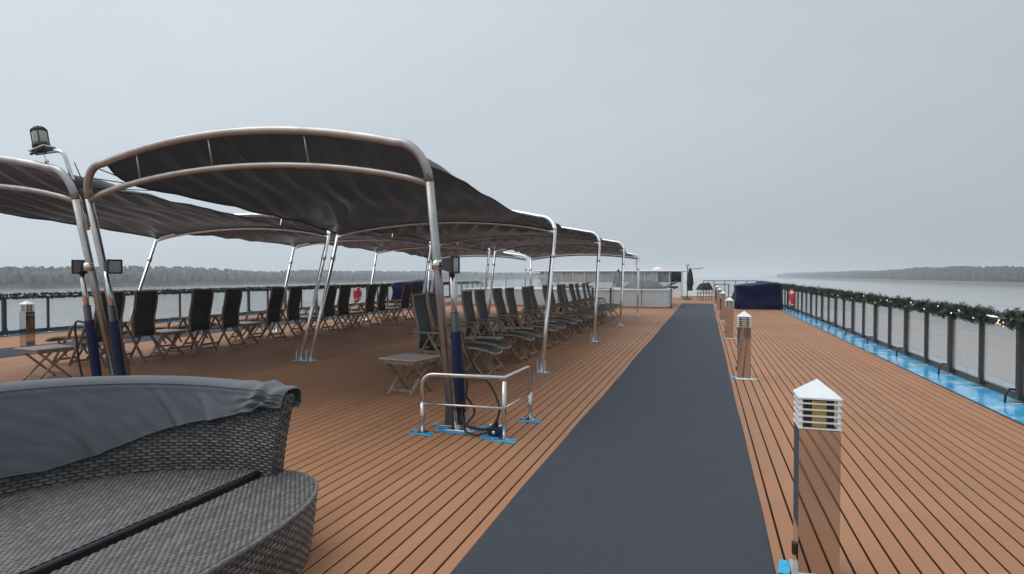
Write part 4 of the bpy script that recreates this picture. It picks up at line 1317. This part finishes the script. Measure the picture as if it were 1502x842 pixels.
person(-8.9, 34.6, 1.86, M['coat_pale'], 'person in a pale blue coat standing behind the glass screen', R(20))
person(-4.72, 34.8, 1.92, M['coat_green'], 'person in a dark green coat standing behind the glass screen', R(-30))

# ------------------------------------------------------------------ far deckhouse, parasol, stack of furniture
dh = thing('deckhouse', 'low white wheelhouse with dark windows at the far end of the deck', 'deckhouse', (0, 42, 0))
MB().box((-6.5, 1.8, 0.52), (9.8, 3.4, 1.04), bev=0.02).build('wall', M['white'], dh)
MB().box((-6.5, 1.8, 1.80), (10.3, 4.0, 0.10), bev=0.03).build('roof', M['white'], dh)
MB().lathe([(0.42, 0), (0.38, 0.1), (0.24, 0.19), (0.03, 0.23)], 18, (-3.15, 1.2, 1.85)).build('radar_dome', M['white'], dh, True)
for k in range(12):
    x = -11.3 + k * 0.82
    MB().box((x + 0.36, 0.14, 1.395), (0.70, 0.03, 0.66)).build('window', M['window'] if k > 9 else M['window_hazed'], dh)
    MB().box((x + 0.77, 0.14, 1.395), (0.07, 0.08, 0.70)).build('mullion', M['white'], dh)
MB().box((-6.5, 1.9, 1.40), (9.5, 3.2, 0.70)).build('cabin', M['window'], dh)

ps = thing('parasol', 'closed black parasol standing beside the white wheelhouse', 'parasol', (-1.12, 39.6, 0))
MB().tube([(0, 0, 0), (0, 0, 2.05)], 0.028, 10).build('pole', M['grey_case'], ps, True)
MB().lathe([(0.10, 0.55), (0.17, 0.6), (0.15, 0.8), (0.22, 1.0), (0.19, 1.25), (0.17, 1.5), (0.10, 1.8), (0.03, 1.98)], 11, (0.16, 0, 0)).build('folded_canopy', M['blackcloth'], ps)
MB().lathe([(0.28, 0), (0.28, 0.06), (0.06, 0.1)], 16).build('base', M['grey_case'], ps)
MB().bar((0, 0, 1.86), (0.95, 0, 1.96), 0.04, 0.04).build('arm', M['grey_case'], ps)
for k in range(5):
    a = R(72 * k)
    MB().tube([(0, 0, 1.95), (0.12 * math.cos(a), 0.12 * math.sin(a), 2.2)], 0.012, 5).build('rib_tip', M['grey_case'], ps)

st = thing('furniture_stack', 'wooden furniture stacked under a black cover at the far end of the carpet', 'furniture stack', (-0.1, 39.4, 0))
for k in range(6):
    x = -0.42 + k * 0.165
    for y in (-0.25, 0.25):
        MB().bar((x, y, 0), (x + 0.05, y, 0.62), 0.035, 0.05).build('leg', M['teak'], st)
for z in (0.2, 0.42, 0.62):
    MB().box((0, 0, z), (0.98, 0.6, 0.03)).build('shelf', M['teak'], st)
def stfn(u, v):
    a = u * 2 * math.pi; r = np.sin(v * math.pi / 2) ** 0.6
    x = 0.52 * np.cos(a) * r; y = 0.36 * np.sin(a) * r
    return x, y, 0.60 + 0.42 * (1 - r ** 3) + 0.16 * x * (1 - r) + 0.04 * np.sin(6 * a) * r * (1 - r) * 4 + 0.10 * (x > 0.2) * (1 - r)
grid('cover', 48, 20, stfn, M['blackcloth'], st)

br = thing('end_railing', 'glass railing across the far end of the deck beyond the bollards', 'railing', (0, 45.5, 0))
for k in range(6):
    x = -0.2 + k * 0.72
    MB().box((x, 0, 0.55), (0.05, 0.05, 1.10)).build('post', M['rail_post'], br)
    if k < 5: MB().box((x + 0.36, 0, 0.58), (0.64, 0.012, 0.86)).build('glass_pane', M['glass'], br)
MB().tube([(-0.2, 0, 1.12), (3.4, 0, 1.12)], 0.03, 10).build('handrail', M['rail_post'], br, True)
tt = thing('bar_table', 'dark slim table by the far railing beside the furniture stack', 'table', (0.95, 41.0, 0))
MB().box((0, 0, 0.93), (0.9, 0.5, 0.035), bev=0.006).build('top', M['rail_post'], tt)
for sx in (-1, 1):
    for sy in (-1, 1):
        MB().box((sx * 0.4, sy * 0.2, 0.455), (0.045, 0.045, 0.91)).build('leg', M['rail_post'], tt)

dup(tt, (-4.45, 27.3, 0), R(4), 'dark slim table in front of the glass screen behind the last chairs')
for k, (x, y, h) in enumerate(((-2.05, 30.2, 0.0), (-6.2, 30.6, 0.0))):
    cs = thing('covered_lounger', 'folded dark lounger lying on the white pool surround, %s' % ('nearest the carpet' if k == 0 else 'near its middle'), 'lounger', (x, y, 0.84), R(8 - 20 * k))
    MB().box((0, 0, 0.10), (1.5, 0.55, 0.10), bev=0.02).build('pad', M['grey_case'], cs)
    MB().box((0.45, 0, 0.24), (0.62, 0.52, 0.07), Matrix.Rotation(R(-24), 3, 'Y'), bev=0.02).build('headrest', M['grey_case'], cs)
    for sx in (-0.6, 0.6):
        MB().box((sx, 0, 0.025), (0.05, 0.5, 0.05)).build('foot', M['rail_post'], cs)
an = thing('aerial', 'thin aerial mast standing on the white wheelhouse roof', 'aerial', (-4.6, 43.2, 1.85))
MB().tube([(0, 0, 0), (0, 0, 0.75)], 0.018, 8).build('mast', M['grey_case'], an)
for z, l in ((0.45, 0.5), (0.62, 0.3)): MB().bar((-l / 2, 0, z), (l / 2, 0, z), 0.02, 0.02).build('cross_arm', M['grey_case'], an)

# ------------------------------------------------------------------ haze
hz = MB().box((0, 800, (WATER - 1.2 + 26) / 2), (4640, 4240, 26 - (WATER - 1.2))).build('haze', M['dark'])
hm = bpy.data.materials.new('river mist'); hm.use_nodes = True
nt = hm.node_tree; nt.nodes.clear()
ho = nt.nodes.new('ShaderNodeOutputMaterial'); pv = nt.nodes.new('ShaderNodeVolumePrincipled')
pv.inputs['Color'].default_value = (0.88, 0.94, 1.0, 1)
pv.inputs['Density'].default_value = 0.00055
pv.inputs['Anisotropy'].default_value = 0.0
nt.links.new(pv.outputs[0], ho.inputs['Volume'])
hz.data.materials.clear(); hz.data.materials.append(hm)
tag(hz, kind='stuff')
